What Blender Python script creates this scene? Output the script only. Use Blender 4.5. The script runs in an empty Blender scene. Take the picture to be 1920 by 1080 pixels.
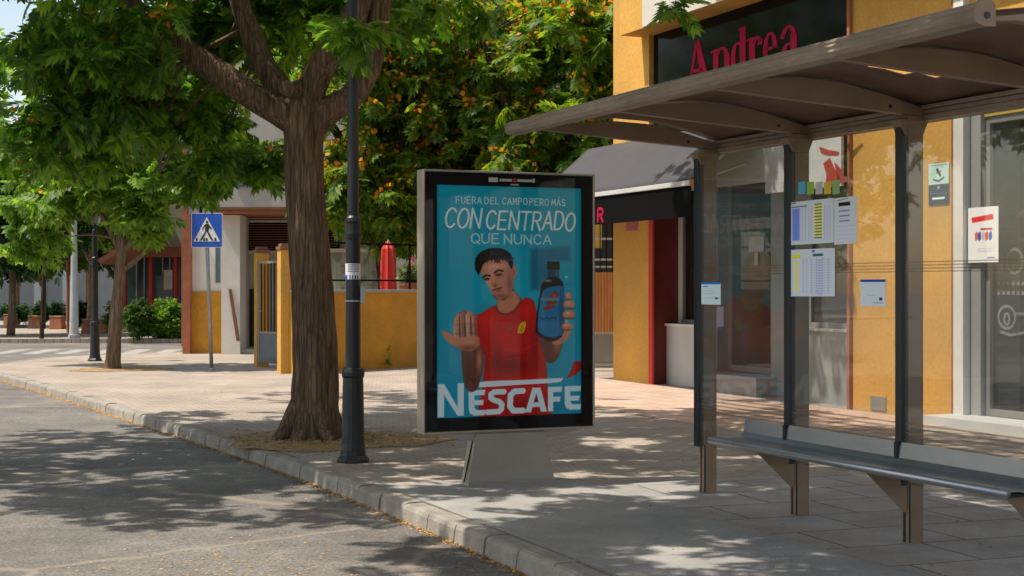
import bpy, math, random
import numpy as np
from mathutils import Vector, Matrix

random.seed(7)
rng = np.random.default_rng(11)
R = math.radians
S = bpy.context.scene
C = S.collection

# ------------------------------------------------------------------ camera, sky, sun, exposure
F = 2850.0            # focal length in photo pixels (1920 wide)
H = 1.5               # eye height above the pavement
HZ = 538.0            # horizon row
TH = R(22.95)         # street direction, turned left from the view axis
CT, SN = math.cos(TH), math.sin(TH)

cam = bpy.data.cameras.new("camera")
cam.sensor_width = 36.0
cam.lens = F / 1920 * 36.0
cam.shift_y = -(540 - HZ) / 1920
cam.clip_end = 2000
co = bpy.data.objects.new("camera", cam)
co.location = (0, 0, H)
co.rotation_euler = (R(90), 0, 0)
C.objects.link(co)
S.camera = co

SUN_EL = R(63)
SUN_DIR = Vector((-1.03, -0.13, 0)).normalized() * math.cos(SUN_EL) + Vector((0, 0, math.sin(SUN_EL)))
w = bpy.data.worlds.new("World")
S.world = w
w.use_nodes = True
nt = w.node_tree
nt.nodes.clear()
sky = nt.nodes.new("ShaderNodeTexSky")
sky.sky_type = 'NISHITA'
sky.sun_disc = False
sky.sun_elevation = SUN_EL
sky.sun_rotation = math.atan2(SUN_DIR.x, SUN_DIR.y)
sky.dust_density = 1.5
bg = nt.nodes.new("ShaderNodeBackground")
bg.inputs[1].default_value = 0.15
wo = nt.nodes.new("ShaderNodeOutputWorld")
sky.ozone_density = 0.6
tint = nt.nodes.new("ShaderNodeVectorMath"); tint.operation = 'MULTIPLY'; tint.inputs[1].default_value = (1.08, 0.98, 0.86)   # warm white balance
nt.links.new(sky.outputs[0], tint.inputs[0]); nt.links.new(tint.outputs[0], bg.inputs[0])
nt.links.new(bg.outputs[0], wo.inputs[0])
sun = bpy.data.lights.new("sun", 'SUN')
sun.energy = 4.3
sun.angle = R(0.55)
sun.color = (1.0, 0.91, 0.79)
so = bpy.data.objects.new("sun", sun)
so.rotation_euler = SUN_DIR.to_track_quat('Z', 'Y').to_euler()
so.location = (-20, 0, 30)
C.objects.link(so)
S.view_settings.view_transform = 'Standard'
S.view_settings.look = 'None'
S.view_settings.exposure = 0.5
S.view_settings.gamma = 1.0
S.cycles.max_bounces = 10
S.cycles.transparent_max_bounces = 24

# ------------------------------------------------------------------ places
def ST(s, t, z=0.0):
    """street frame: s along the kerb away from the camera, t across towards the shops"""
    return Vector((t * CT - s * SN, t * SN + s * CT, z))
def WX(px, py, d):
    return Vector(((px - 960) / F * d, d, H + (HZ - py) / F * d))
def G(px, py, z=0.0):
    d = F * (H - z) / (py - HZ)
    return Vector(((px - 960) / F * d, d, z))
def sOn(px, t):
    k = (px - 960) / F
    y = t / (k * CT + SN)
    return y * (CT - k * SN), y
def zOn(px, py, t):
    return H + (HZ - py) / F * sOn(px, t)[1]

# ------------------------------------------------------------------ object helpers
def tag(o, label=None, cat=None, group=None, kind=None):
    if label: o['label'] = label
    if cat: o['category'] = cat
    if group: o['group'] = group
    if kind: o['kind'] = kind
    return o
def thing(name, loc, label, cat, rotz=0.0, group=None):
    o = bpy.data.objects.new(name, None)
    o.empty_display_size = 0.2
    o.location = loc
    o.rotation_euler = (0, 0, rotz)
    C.objects.link(o)
    return tag(o, label, cat, group)
def copy_tree(o, parent=None):
    c = o.copy()
    C.objects.link(c)
    c.parent = parent
    for ch in list(o.children):
        copy_tree(ch, c)
    return c

class MB:
    def __init__(s):
        s.v = []; s.f = []
    def add(s, vs, fs):
        n = len(s.v)
        s.v += [tuple(v) for v in vs]
        s.f += [tuple(i + n for i in f) for f in fs]
        return s
    def box(s, x0, x1, y0, y1, z0, z1):
        x0, x1 = min(x0, x1), max(x0, x1); y0, y1 = min(y0, y1), max(y0, y1); z0, z1 = min(z0, z1), max(z0, z1)
        return s.add([(x0,y0,z0),(x1,y0,z0),(x1,y1,z0),(x0,y1,z0),(x0,y0,z1),(x1,y0,z1),(x1,y1,z1),(x0,y1,z1)],
              [(0,3,2,1),(4,5,6,7),(0,1,5,4),(1,2,6,5),(2,3,7,6),(3,0,4,7)])
    def quad(s, a, b, c, d):
        return s.add([a, b, c, d], [(0, 1, 2, 3)])
    def tube(s, pts, rad, n=12, rough=0.0, seed=0, cap=True, ridges=9):
        pts = [Vector(p) for p in pts]
        if not isinstance(rad, (list, tuple)): rad = [rad] * len(pts)
        m = len(pts); vs = []; up = None
        for i, p in enumerate(pts):
            t = (pts[min(i+1, m-1)] - pts[max(i-1, 0)]).normalized()
            if up is None:
                up = Vector((1, 0, 0)) if abs(t.x) < 0.8 else Vector((0, 1, 0))
            a = (up - t * up.dot(t)).normalized()
            b = t.cross(a)
            up = a
            for j in range(n):
                th = 2 * math.pi * j / n
                r = rad[i]
                if rough:
                    q = math.sin(ridges * th + seed + 1.2 * math.sin(i * .35 + seed)) * .5 \
                        + math.sin((ridges * 2 + 3) * th + i * .5 + seed * 2) * .35 + .5 * math.sin(3 * th + i * .22 + seed)
                    r *= 1 + rough * q
                vs.append(p + (a * math.cos(th) + b * math.sin(th)) * r)
        fs = [(i*n+j, i*n+(j+1) % n, (i+1)*n+(j+1) % n, (i+1)*n+j) for i in range(m-1) for j in range(n)]
        if cap:
            fs += [tuple(range(n-1, -1, -1)), tuple((m-1)*n+j for j in range(n))]
        return s.add(vs, fs)
    def lathe(s, prof, n=24, c=(0, 0)):
        vs = [(c[0] + r*math.cos(2*math.pi*j/n), c[1] + r*math.sin(2*math.pi*j/n), z) for r, z in prof for j in range(n)]
        m = len(prof)
        fs = [(i*n+j, i*n+(j+1) % n, (i+1)*n+(j+1) % n, (i+1)*n+j) for i in range(m-1) for j in range(n)]
        fs += [tuple(range(n-1, -1, -1)), tuple((m-1)*n+j for j in range(n))]
        return s.add(vs, fs)
    def prism(s, pts, f0, f1):
        """2-D outline -> solid; f0/f1 map (a,b) to the two caps"""
        n = len(pts)
        vs = [f0(*p) for p in pts] + [f1(*p) for p in pts]
        return s.add(vs, [tuple(range(n-1, -1, -1)), tuple(range(n, 2*n))] + [(i, (i+1) % n, n+(i+1) % n, n+i) for i in range(n)])
    def build(s, name, mat, parent=None, smooth=False, bevel=0.0):
        me = bpy.data.meshes.new(name)
        me.from_pydata(s.v, [], s.f)
        me.update()
        if mat: me.materials.append(mat)
        if smooth:
            me.polygons.foreach_set("use_smooth", [True] * len(me.polygons))
        o = bpy.data.objects.new(name, me)
        C.objects.link(o)
        if parent: o.parent = parent
        if bevel:
            b = o.modifiers.new("bevel", 'BEVEL')
            b.width = bevel; b.segments = 2; b.limit_method = 'ANGLE'
        return o

def catmull(pts, n=6):
    pts = [Vector(p) for p in pts]
    P = [pts[0] * 2 - pts[1]] + pts + [pts[-1] * 2 - pts[-2]]
    out = []
    for i in range(1, len(P) - 2):
        for k in range(n):
            t = k / n
            a, b, c, d = P[i-1], P[i], P[i+1], P[i+2]
            out.append(0.5 * ((2*b) + (c-a)*t + (2*a-5*b+4*c-d)*t*t + (3*b-a-3*c+d)*t**3))
    out.append(pts[-1])
    return out
def interp(vals, n=6):
    out = []
    for i in range(len(vals) - 1):
        for k in range(n):
            out.append(vals[i] + (vals[i+1] - vals[i]) * k / n)
    return out + [vals[-1]]

# ------------------------------------------------------------------ materials
def mat(name, col, rough=0.6, metal=0.0, var=0.15, scale=3.0, bump=0.0, bscale=40.0, col2=None, spec=0.5, coords='Object', stretch=None, fine=0.0):
    m = bpy.data.materials.new(name)
    m.use_nodes = True
    n = m.node_tree.nodes; l = m.node_tree.links
    b = n['Principled BSDF']
    b.inputs['Roughness'].default_value = rough
    b.inputs['Metallic'].default_value = metal
    b.inputs['Specular IOR Level'].default_value = spec
    tc = n.new("ShaderNodeTexCoord"); mp = n.new("ShaderNodeMapping")
    l.new(tc.outputs[coords], mp.inputs[0])
    if stretch: mp.inputs['Scale'].default_value = stretch
    nz = n.new("ShaderNodeTexNoise")
    nz.inputs['Scale'].default_value = scale; nz.inputs['Detail'].default_value = 8; nz.inputs['Roughness'].default_value = 0.6
    l.new(mp.outputs[0], nz.inputs['Vector'])
    cr = n.new("ShaderNodeValToRGB")
    c2 = col2 or tuple(min(1, c * (1 + var)) for c in col)
    c1 = col if col2 else tuple(c * (1 - var) for c in col)
    cr.color_ramp.elements[0].color = (*c1, 1); cr.color_ramp.elements[0].position = 0.32
    cr.color_ramp.elements[1].color = (*c2, 1); cr.color_ramp.elements[1].position = 0.68
    l.new(nz.outputs['Fac'], cr.inputs[0])
    out = cr.outputs[0]
    if fine:
        nf = n.new("ShaderNodeTexNoise"); nf.inputs['Scale'].default_value = bscale; nf.inputs['Detail'].default_value = 3
        l.new(mp.outputs[0], nf.inputs['Vector'])
        mr = n.new("ShaderNodeMapRange")
        mr.inputs[1].default_value = 0.3; mr.inputs[2].default_value = 0.7
        mr.inputs[3].default_value = 1 - fine; mr.inputs[4].default_value = 1 + fine
        l.new(nf.outputs['Fac'], mr.inputs[0])
        mx = n.new("ShaderNodeVectorMath"); mx.operation = 'SCALE'
        l.new(out, mx.inputs[0]); l.new(mr.outputs[0], mx.inputs['Scale'])
        out = mx.outputs[0]
    l.new(out, b.inputs['Base Color'])
    m['out'] = 1
    rr = n.new("ShaderNodeMapRange")
    rr.inputs[3].default_value = max(0, rough - .1); rr.inputs[4].default_value = min(1, rough + .1)
    l.new(nz.outputs['Fac'], rr.inputs[0]); l.new(rr.outputs[0], b.inputs['Roughness'])
    if bump:
        nb = n.new("ShaderNodeTexNoise"); nb.inputs['Scale'].default_value = bscale; nb.inputs['Detail'].default_value = 6
        l.new(mp.outputs[0], nb.inputs['Vector'])
        bp = n.new("ShaderNodeBump"); bp.inputs['Strength'].default_value = bump; bp.inputs['Distance'].default_value = 0.02
        l.new(nb.outputs['Fac'], bp.inputs['Height']); l.new(bp.outputs[0], b.inputs['Normal'])
    return m

def glass_mat(name, tint=(0.9, 0.92, 0.92), ior=1.5, dirt=0.0, dirtcol=(0.5, 0.5, 0.48), boost=1.0):
    m = bpy.data.materials.new(name); m.use_nodes = True
    n = m.node_tree.nodes; l = m.node_tree.links; n.clear()
    o = n.new("ShaderNodeOutputMaterial")
    tr = n.new("ShaderNodeBsdfTransparent"); tr.inputs[0].default_value = (*tint, 1)
    gl = n.new("ShaderNodeBsdfGlossy"); gl.inputs['Roughness'].default_value = 0.01
    fr = n.new("ShaderNodeLayerWeight"); fr.inputs[0].default_value = .5
    pw = n.new("ShaderNodeMath"); pw.operation = 'POWER'; pw.inputs[1].default_value = 4.5
    l.new(fr.outputs['Facing'], pw.inputs[0])
    mu = n.new("ShaderNodeMath"); mu.operation = 'MULTIPLY_ADD'; mu.inputs[1].default_value = .75; mu.inputs[2].default_value = .04 * boost; mu.use_clamp = True
    l.new(pw.outputs[0], mu.inputs[0])
    mx = n.new("ShaderNodeMixShader")
    l.new(mu.outputs[0], mx.inputs[0]); l.new(tr.outputs[0], mx.inputs[1]); l.new(gl.outputs[0], mx.inputs[2])
    last = mx.outputs[0]
    if dirt:
        df = n.new("ShaderNodeBsdfDiffuse"); df.inputs[0].default_value = (*dirtcol, 1)
        tc = n.new("ShaderNodeTexCoord"); nz = n.new("ShaderNodeTexNoise"); nz.inputs['Scale'].default_value = 2.5; nz.inputs['Detail'].default_value = 8
        l.new(tc.outputs['Object'], nz.inputs['Vector'])
        mr = n.new("ShaderNodeMapRange"); mr.inputs[1].default_value = .35; mr.inputs[2].default_value = .75
        mr.inputs[3].default_value = dirt * .4; mr.inputs[4].default_value = dirt
        l.new(nz.outputs['Fac'], mr.inputs[0])
        m2 = n.new("ShaderNodeMixShader")
        l.new(mr.outputs[0], m2.inputs[0]); l.new(last, m2.inputs[1]); l.new(df.outputs[0], m2.inputs[2])
        last = m2.outputs[0]
    l.new(last, o.inputs[0])
    return m

def leaf_mat(name, a, b, trans, tw=0.45, rough=0.5):
    m = bpy.data.materials.new(name); m.use_nodes = True
    n = m.node_tree.nodes; l = m.node_tree.links; n.clear()
    o = n.new("ShaderNodeOutputMaterial")
    ge = n.new("ShaderNodeNewGeometry")
    tc = n.new("ShaderNodeTexCoord"); nz = n.new("ShaderNodeTexNoise"); nz.inputs['Scale'].default_value = 1.3; nz.inputs['Detail'].default_value = 4
    l.new(tc.outputs['Object'], nz.inputs['Vector'])
    ad = n.new("ShaderNodeMath"); ad.operation = 'ADD'
    mr = n.new("ShaderNodeMapRange"); mr.inputs[3].default_value = -.32; mr.inputs[4].default_value = .32
    l.new(ge.outputs['Random Per Island'], mr.inputs[0])
    l.new(mr.outputs[0], ad.inputs[0]); l.new(nz.outputs['Fac'], ad.inputs[1])
    cr = n.new("ShaderNodeValToRGB")
    cr.color_ramp.elements[0].color = (*a, 1); cr.color_ramp.elements[0].position = .3
    cr.color_ramp.elements[1].color = (*b, 1); cr.color_ramp.elements[1].position = .72
    l.new(ad.outputs[0], cr.inputs[0])
    p = n.new("ShaderNodeBsdfPrincipled"); p.inputs['Roughness'].default_value = rough
    p.inputs['Specular IOR Level'].default_value = 0.35
    l.new(cr.outputs[0], p.inputs['Base Color'])
    t = n.new("ShaderNodeBsdfTranslucent")
    mt = n.new("ShaderNodeMix"); mt.data_type = 'RGBA'; mt.blend_type = 'MULTIPLY'; mt.inputs[0].default_value = 1
    hs = n.new("ShaderNodeVectorMath"); hs.operation = 'SCALE'; hs.inputs['Scale'].default_value = 1.0
    l.new(cr.outputs[0], hs.inputs[0])
    va = n.new("ShaderNodeVectorMath"); va.operation = 'MULTIPLY'; va.inputs[1].default_value = trans
    l.new(hs.outputs[0], va.inputs[0]); l.new(va.outputs[0], t.inputs[0])
    mx = n.new("ShaderNodeMixShader"); mx.inputs[0].default_value = tw
    l.new(p.outputs[0], mx.inputs[1]); l.new(t.outputs[0], mx.inputs[2])
    l.new(mx.outputs[0], o.inputs[0])
    return m

def brick_mat(name, c1, c2, mortar, bw, bh, ms, rough=0.85, rot=0.0, noise=0.25, bump=0.4, off=0.5, nscale=1.2, dirt=None):
    m = bpy.data.materials.new(name); m.use_nodes = True
    n = m.node_tree.nodes; l = m.node_tree.links
    b = n['Principled BSDF']; b.inputs['Roughness'].default_value = rough
    tc = n.new("ShaderNodeTexCoord"); mp = n.new("ShaderNodeMapping"); mp.inputs['Rotation'].default_value = (0, 0, rot)
    l.new(tc.outputs['Object'], mp.inputs[0])
    wn = n.new("ShaderNodeTexNoise"); wn.inputs['Scale'].default_value = 6; wn.inputs['Detail'].default_value = 2
    l.new(mp.outputs[0], wn.inputs['Vector'])
    wv = n.new("ShaderNodeVectorMath"); wv.operation = 'MULTIPLY_ADD'; wv.inputs[1].default_value = (.012, .012, 0)
    l.new(wn.outputs['Color'], wv.inputs[0]); l.new(mp.outputs[0], wv.inputs[2])
    br = n.new("ShaderNodeTexBrick"); br.offset = off
    br.inputs['Scale'].default_value = 1; br.inputs['Brick Width'].default_value = bw; br.inputs['Row Height'].default_value = bh
    br.inputs['Mortar Size'].default_value = ms; br.inputs['Mortar Smooth'].default_value = .2
    br.inputs['Color1'].default_value = (*c1, 1); br.inputs['Color2'].default_value = (*c2, 1); br.inputs['Mortar'].default_value = (*mortar, 1)
    l.new(wv.outputs[0], br.inputs['Vector'])
    nz = n.new("ShaderNodeTexNoise"); nz.inputs['Scale'].default_value = nscale; nz.inputs['Detail'].default_value = 9; nz.inputs['Roughness'].default_value = .65
    l.new(tc.outputs['Object'], nz.inputs['Vector'])
    mr = n.new("ShaderNodeMapRange"); mr.inputs[1].default_value = .3; mr.inputs[2].default_value = .7
    mr.inputs[3].default_value = 1 - noise; mr.inputs[4].default_value = 1 + noise
    l.new(nz.outputs['Fac'], mr.inputs[0])
    sc = n.new("ShaderNodeVectorMath"); sc.operation = 'SCALE'
    l.new(br.outputs['Color'], sc.inputs[0]); l.new(mr.outputs[0], sc.inputs['Scale'])
    nf = n.new("ShaderNodeTexNoise"); nf.inputs['Scale'].default_value = 90; nf.inputs['Detail'].default_value = 3
    l.new(tc.outputs['Object'], nf.inputs['Vector'])
    mf = n.new("ShaderNodeMapRange"); mf.inputs[1].default_value = .3; mf.inputs[2].default_value = .7; mf.inputs[3].default_value = .85; mf.inputs[4].default_value = 1.15
    l.new(nf.outputs['Fac'], mf.inputs[0])
    s2 = n.new("ShaderNodeVectorMath"); s2.operation = 'SCALE'
    l.new(sc.outputs[0], s2.inputs[0]); l.new(mf.outputs[0], s2.inputs['Scale'])
    l.new(s2.outputs[0], b.inputs['Base Color'])
    bp = n.new("ShaderNodeBump"); bp.inputs['Strength'].default_value = bump; bp.inputs['Distance'].default_value = .006; bp.invert = True
    l.new(br.outputs['Fac'], bp.inputs['Height']); l.new(bp.outputs[0], b.inputs['Normal'])
    return m

M = {}
M['yellow'] = mat("yellow_render", (0.60, 0.325, 0.062), .85, var=.15, scale=.9, bump=.25, bscale=22, fine=.09)
M['ochre'] = mat("ochre_render", (0.50, 0.24, 0.022), .85, var=.18, scale=1.5, bump=.25, bscale=22, fine=.10)
M['cream'] = mat("cream_render", (0.62, 0.58, 0.50), .8, var=.06, scale=2, bump=.1)
M['white'] = mat("white_render", (0.70, 0.69, 0.66), .8, var=.07, scale=2, bump=.15)
M['offwhite'] = mat("off_white_wall", (0.50, 0.46, 0.40), .85, var=.1, scale=1.5, bump=.15)
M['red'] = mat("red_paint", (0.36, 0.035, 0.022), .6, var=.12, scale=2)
M['shadedred'] = mat('shaded_red_paint', (0.12, 0.012, 0.008), .6, var=.12, scale=2)  # red of the reveal's unlit side, its shade put into the colour
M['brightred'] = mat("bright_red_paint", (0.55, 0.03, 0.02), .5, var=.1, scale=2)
M['terracotta'] = mat("terracotta", (0.34, 0.12, 0.06), .8, var=.2, scale=4, bump=.2)
M['alu'] = mat("brushed_aluminium", (0.40, 0.38, 0.345), .42, metal=.65, var=.09, scale=5, bump=.03, bscale=200, stretch=(1, 1, .2))
M['alubrown'] = mat("weathered_bronze_aluminium", (0.27, 0.185, 0.12), .55, metal=.15, var=.14, scale=4, bump=.04, bscale=120)
M['beam'] = mat("weathered_beam", (0.31, 0.245, 0.185), .55, metal=.35, var=.20, scale=5, stretch=(1, .25, 1), bump=.06, fine=.1)
M['kioskframe'] = mat("kiosk_aluminium", (0.40, 0.35, 0.29), .38, metal=.55, var=.05, scale=3)
M['kioskfoot'] = mat("kiosk_foot_paint", (0.34, 0.31, 0.27), .40, metal=.45, var=.06, scale=2, fine=.03, bscale=90)
M['bench'] = mat("bench_steel", (0.34, 0.35, 0.365), .36, metal=.75, var=.12, scale=6, stretch=(3, .4, 1), bump=.02)
M['benchlip'] = mat("bench_lip_steel", (0.42, 0.44, 0.47), .3, metal=.75, var=.08, scale=4)
M['signglass'] = mat('dark_sign_glass', (0.006, 0.007, 0.006), .06, var=.2, scale=2, spec=.1)
M['black'] = mat("black_gloss", (0.004, 0.004, 0.0045), .3, var=.2, scale=2, spec=.15)
M['blackmatte'] = mat("black_matte", (0.004, 0.004, 0.0045), .9, var=.2, scale=4, spec=.08)
M['navy'] = mat("dark_gasket", (0.012, 0.014, 0.022), .35, var=.2, scale=4)
M['postpaint'] = mat("lamp_post_paint", (0.010, 0.012, 0.015), .42, var=.3, scale=6, bump=.15, bscale=60)
M['steel'] = mat("galvanised_steel", (0.34, 0.35, 0.36), .45, metal=.5, var=.15, scale=10)
M['greypole'] = mat("grey_pole_paint", (0.42, 0.44, 0.44), .5, var=.12, scale=5)
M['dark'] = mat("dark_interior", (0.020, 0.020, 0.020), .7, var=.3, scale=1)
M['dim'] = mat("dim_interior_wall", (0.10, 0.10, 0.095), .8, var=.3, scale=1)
M['greystone'] = mat("grey_stone", (0.30, 0.31, 0.31), .6, var=.1, scale=2.5, fine=.05, bscale=70)
M['palegrey'] = mat("pale_grey_panel", (0.52, 0.53, 0.53), .6, var=.06, scale=2)
M['frame'] = mat("grey_window_frame", (0.27, 0.27, 0.26), .45, metal=.3, var=.08, scale=3)
M['awning'] = mat("grey_awning_fabric", (0.052, 0.052, 0.057), .9, var=.12, scale=3, bump=.1, bscale=120)
M['paper'] = mat("white_paper", (0.75, 0.76, 0.80), .7, var=.02, scale=5)
M['blue'] = mat("sign_blue", (0.008, 0.085, 0.50), .35, var=.05, scale=3)
M['signwhite'] = mat("sign_white", (0.75, 0.75, 0.75), .35, var=.03, scale=3)
M['signblack'] = mat("sign_black", (0.015, 0.015, 0.015), .4, var=.1, scale=3)
M['magenta'] = mat("magenta_letters", (0.44, 0.010, 0.055), .7, var=.12, scale=3, spec=.1)
M['wood'] = mat("stained_wood", (0.42, 0.17, 0.04), .6, var=.25, scale=6, stretch=(8, 8, .6))
M['brownwood'] = mat("brown_plank", (0.20, 0.09, 0.05), .7, var=.2, scale=6)
M['bluegrey'] = mat("reflective_blue_grey", (0.10, 0.15, 0.19), .15, var=.3, scale=1.5)
M['greenglass'] = mat("green_shop_glass", (0.05, 0.11, 0.11), .12, var=.5, scale=1.2)
M['yellowpaint'] = mat("pale_yellow_panel", (0.46, 0.34, 0.05), .6, var=.06)
M['roofsheet'] = mat("brown_roof_sheet", (0.16, 0.09, 0.065), .55, var=.25, scale=2.5, fine=.1, bscale=30)
M['kerb'] = mat("kerb_concrete", (0.28, 0.255, 0.22), .9, var=.22, scale=5, bump=.35, bscale=60, fine=.12)
M['petal'] = mat("fallen_petals", (0.52, 0.27, 0.05), .8, var=.35, scale=20)
M['drygrass'] = mat("dry_litter_soil", (0.20, 0.125, 0.06), .95, col2=(0.42, 0.27, 0.11), scale=7, bump=.5, bscale=50, fine=.25)
M['paintmark'] = mat("worn_road_paint", (0.20, 0.195, 0.185), .8, col2=(0.40, 0.39, 0.37), scale=5, bump=.1)
M['glass'] = glass_mat("shelter_glass", (0.88, 0.88, 0.865), 1.5, dirt=.07, dirtcol=(.5, .47, .42), boost=1.8)
M['shopglass'] = glass_mat("shop_glass", (0.72, 0.76, 0.77), 1.5, dirt=.03, boost=1.5)
M['posterglass'] = glass_mat("poster_glass", (0.99, 0.99, 0.99), 1.45, boost=.5)
M['etch'] = glass_mat('etched_lettering', (.8, .82, .82), dirt=.45, dirtcol=(.5, .52, .52))
M['frit'] = glass_mat("printed_glass_lines", (0.88, 0.86, 0.83), 1.5, dirt=.28, dirtcol=(.33, .29, .25))
M['leafA'] = leaf_mat("silky_leaf", (0.034, 0.100, 0.011), (0.135, 0.255, 0.026), (2.4, 2.2, 1.0), .5)
M['leafB'] = leaf_mat("light_leaf", (0.06, 0.14, 0.018), (0.18, 0.30, 0.042), (2.2, 2.1, 1.0), .5)
M['leafG'] = leaf_mat("garden_tree_leaf", (0.045, 0.115, 0.010), (0.165, 0.265, 0.022), (2.3, 2.0, .9), .5)
M['leafD'] = leaf_mat("dark_leaf", (0.012, 0.04, 0.01), (0.04, 0.09, 0.02), (1.6, 1.8, 1.0), .35)
M['leafH'] = leaf_mat("hedge_leaf", (0.03, 0.075, 0.01), (0.09, 0.17, 0.025), (1.6, 1.7, 1.0), .35)
M['flower'] = leaf_mat("orange_blossom", (0.62, 0.20, 0.008), (0.85, 0.42, 0.02), (1.0, .9, .5), .4)
M['pink'] = leaf_mat("pink_blossom", (0.55, 0.06, 0.09), (0.75, 0.15, 0.2), (1, .9, .9), .3)

def bark_mat(name, a, b):
    m = bpy.data.materials.new(name); m.use_nodes = True
    n = m.node_tree.nodes; l = m.node_tree.links
    p = n['Principled BSDF']; p.inputs['Roughness'].default_value = .9; p.inputs['Specular IOR Level'].default_value = .2
    tc = n.new("ShaderNodeTexCoord"); mp = n.new("ShaderNodeMapping"); mp.inputs['Scale'].default_value = (1, 1, .10)
    l.new(tc.outputs['Object'], mp.inputs[0])
    nz = n.new("ShaderNodeTexNoise"); nz.inputs['Scale'].default_value = 16; nz.inputs['Detail'].default_value = 9; nz.inputs['Roughness'].default_value = .65; nz.inputs['Distortion'].default_value = .6
    l.new(mp.outputs[0], nz.inputs['Vector'])
    vo = n.new("ShaderNodeTexVoronoi"); vo.feature = 'DISTANCE_TO_EDGE'; vo.inputs['Scale'].default_value = 26
    l.new(mp.outputs[0], vo.inputs['Vector'])
    cr = n.new("ShaderNodeValToRGB")
    cr.color_ramp.elements[0].color = (*a, 1); cr.color_ramp.elements[0].position = .35
    cr.color_ramp.elements[1].color = (*b, 1); cr.color_ramp.elements[1].position = .7
    l.new(nz.outputs['Fac'], cr.inputs[0])
    mr = n.new("ShaderNodeMapRange"); mr.inputs[1].default_value = 0; mr.inputs[2].default_value = .16; mr.inputs[3].default_value = .62; mr.inputs[4].default_value = 1
    l.new(vo.outputs['Distance'], mr.inputs[0])
    sc = n.new("ShaderNodeVectorMath"); sc.operation = 'SCALE'
    l.new(cr.outputs[0], sc.inputs[0]); l.new(mr.outputs[0], sc.inputs['Scale']); l.new(sc.outputs[0], p.inputs['Base Color'])
    mm = n.new("ShaderNodeMath"); mm.operation = 'ADD'
    l.new(nz.outputs['Fac'], mm.inputs[0]); l.new(mr.outputs[0], mm.inputs[1])
    bp = n.new("ShaderNodeBump"); bp.inputs['Strength'].default_value = .9; bp.inputs['Distance'].default_value = .03
    l.new(mm.outputs[0], bp.inputs['Height']); l.new(bp.outputs[0], p.inputs['Normal'])
    return m
M['bark'] = bark_mat("furrowed_bark", (0.10, 0.062, 0.038), (0.29, 0.195, 0.125))
M['bark2'] = bark_mat("young_bark", (0.16, 0.11, 0.075), (0.33, 0.24, 0.17))
M['bark3'] = bark_mat("dark_bark", (0.03, 0.02, 0.014), (0.09, 0.06, 0.04))

def asphalt():
    m = bpy.data.materials.new("asphalt"); m.use_nodes = True
    n = m.node_tree.nodes; l = m.node_tree.links
    p = n['Principled BSDF']; p.inputs['Roughness'].default_value = .88
    tc = n.new("ShaderNodeTexCoord")
    a = n.new("ShaderNodeTexNoise"); a.inputs['Scale'].default_value = .6; a.inputs['Detail'].default_value = 8
    f = n.new("ShaderNodeTexNoise"); f.inputs['Scale'].default_value = 55; f.inputs['Detail'].default_value = 3
    for x in (a, f): l.new(tc.outputs['Object'], x.inputs['Vector'])
    cr = n.new("ShaderNodeValToRGB")
    cr.color_ramp.elements[0].color = (.105, .098, .090, 1); cr.color_ramp.elements[0].position = .3
    cr.color_ramp.elements[1].color = (.185, .172, .155, 1); cr.color_ramp.elements[1].position = .7
    l.new(a.outputs['Fac'], cr.inputs[0])
    mr = n.new("ShaderNodeMapRange"); mr.inputs[1].default_value = .3; mr.inputs[2].default_value = .7; mr.inputs[3].default_value = .6; mr.inputs[4].default_value = 1.45
    l.new(f.outputs['Fac'], mr.inputs[0])
    sc = n.new("ShaderNodeVectorMath"); sc.operation = 'SCALE'
    l.new(cr.outputs[0], sc.inputs[0]); l.new(mr.outputs[0], sc.inputs['Scale'])
    g2 = n.new("ShaderNodeTexNoise"); g2.inputs['Scale'].default_value = 2.2; g2.inputs['Detail'].default_value = 10; g2.inputs['Roughness'].default_value = .75
    l.new(tc.outputs['Object'], g2.inputs['Vector'])
    r2 = n.new("ShaderNodeMapRange"); r2.inputs[1].default_value = .35; r2.inputs[2].default_value = .65; r2.inputs[3].default_value = .78; r2.inputs[4].default_value = 1.22
    l.new(g2.outputs['Fac'], r2.inputs[0])
    s3 = n.new("ShaderNodeVectorMath"); s3.operation = 'SCALE'
    l.new(sc.outputs[0], s3.inputs[0]); l.new(r2.outputs[0], s3.inputs['Scale']); sc = s3
    # pale cracks that grit has filled
    vo = n.new("ShaderNodeTexVoronoi"); vo.feature = 'DISTANCE_TO_EDGE'; vo.inputs['Scale'].default_value = .28
    wn = n.new("ShaderNodeTexNoise"); wn.inputs['Scale'].default_value = 1.5; wn.inputs['Detail'].default_value = 6
    l.new(tc.outputs['Object'], wn.inputs['Vector'])
    wv = n.new("ShaderNodeVectorMath"); wv.operation = 'MULTIPLY_ADD'; wv.inputs[1].default_value = (.5, .5, 0)
    l.new(wn.outputs['Color'], wv.inputs[0]); l.new(tc.outputs['Object'], wv.inputs[2]); l.new(wv.outputs[0], vo.inputs['Vector'])
    m2 = n.new("ShaderNodeMapRange"); m2.inputs[1].default_value = .003; m2.inputs[2].default_value = .014; m2.inputs[3].default_value = .55; m2.inputs[4].default_value = 0
    l.new(vo.outputs['Distance'], m2.inputs[0])
    mx = n.new("ShaderNodeMix"); mx.data_type = 'RGBA'
    l.new(m2.outputs[0], mx.inputs[0]); l.new(sc.outputs[0], mx.inputs[6]); mx.inputs[7].default_value = (.30, .25, .19, 1)
    l.new(mx.outputs[2], p.inputs['Base Color'])
    bp = n.new("ShaderNodeBump"); bp.inputs['Strength'].default_value = .5; bp.inputs['Distance'].default_value = .006
    l.new(f.outputs['Fac'], bp.inputs['Height']); l.new(bp.outputs[0], p.inputs['Normal'])
    return m
M['asphalt'] = asphalt()
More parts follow.
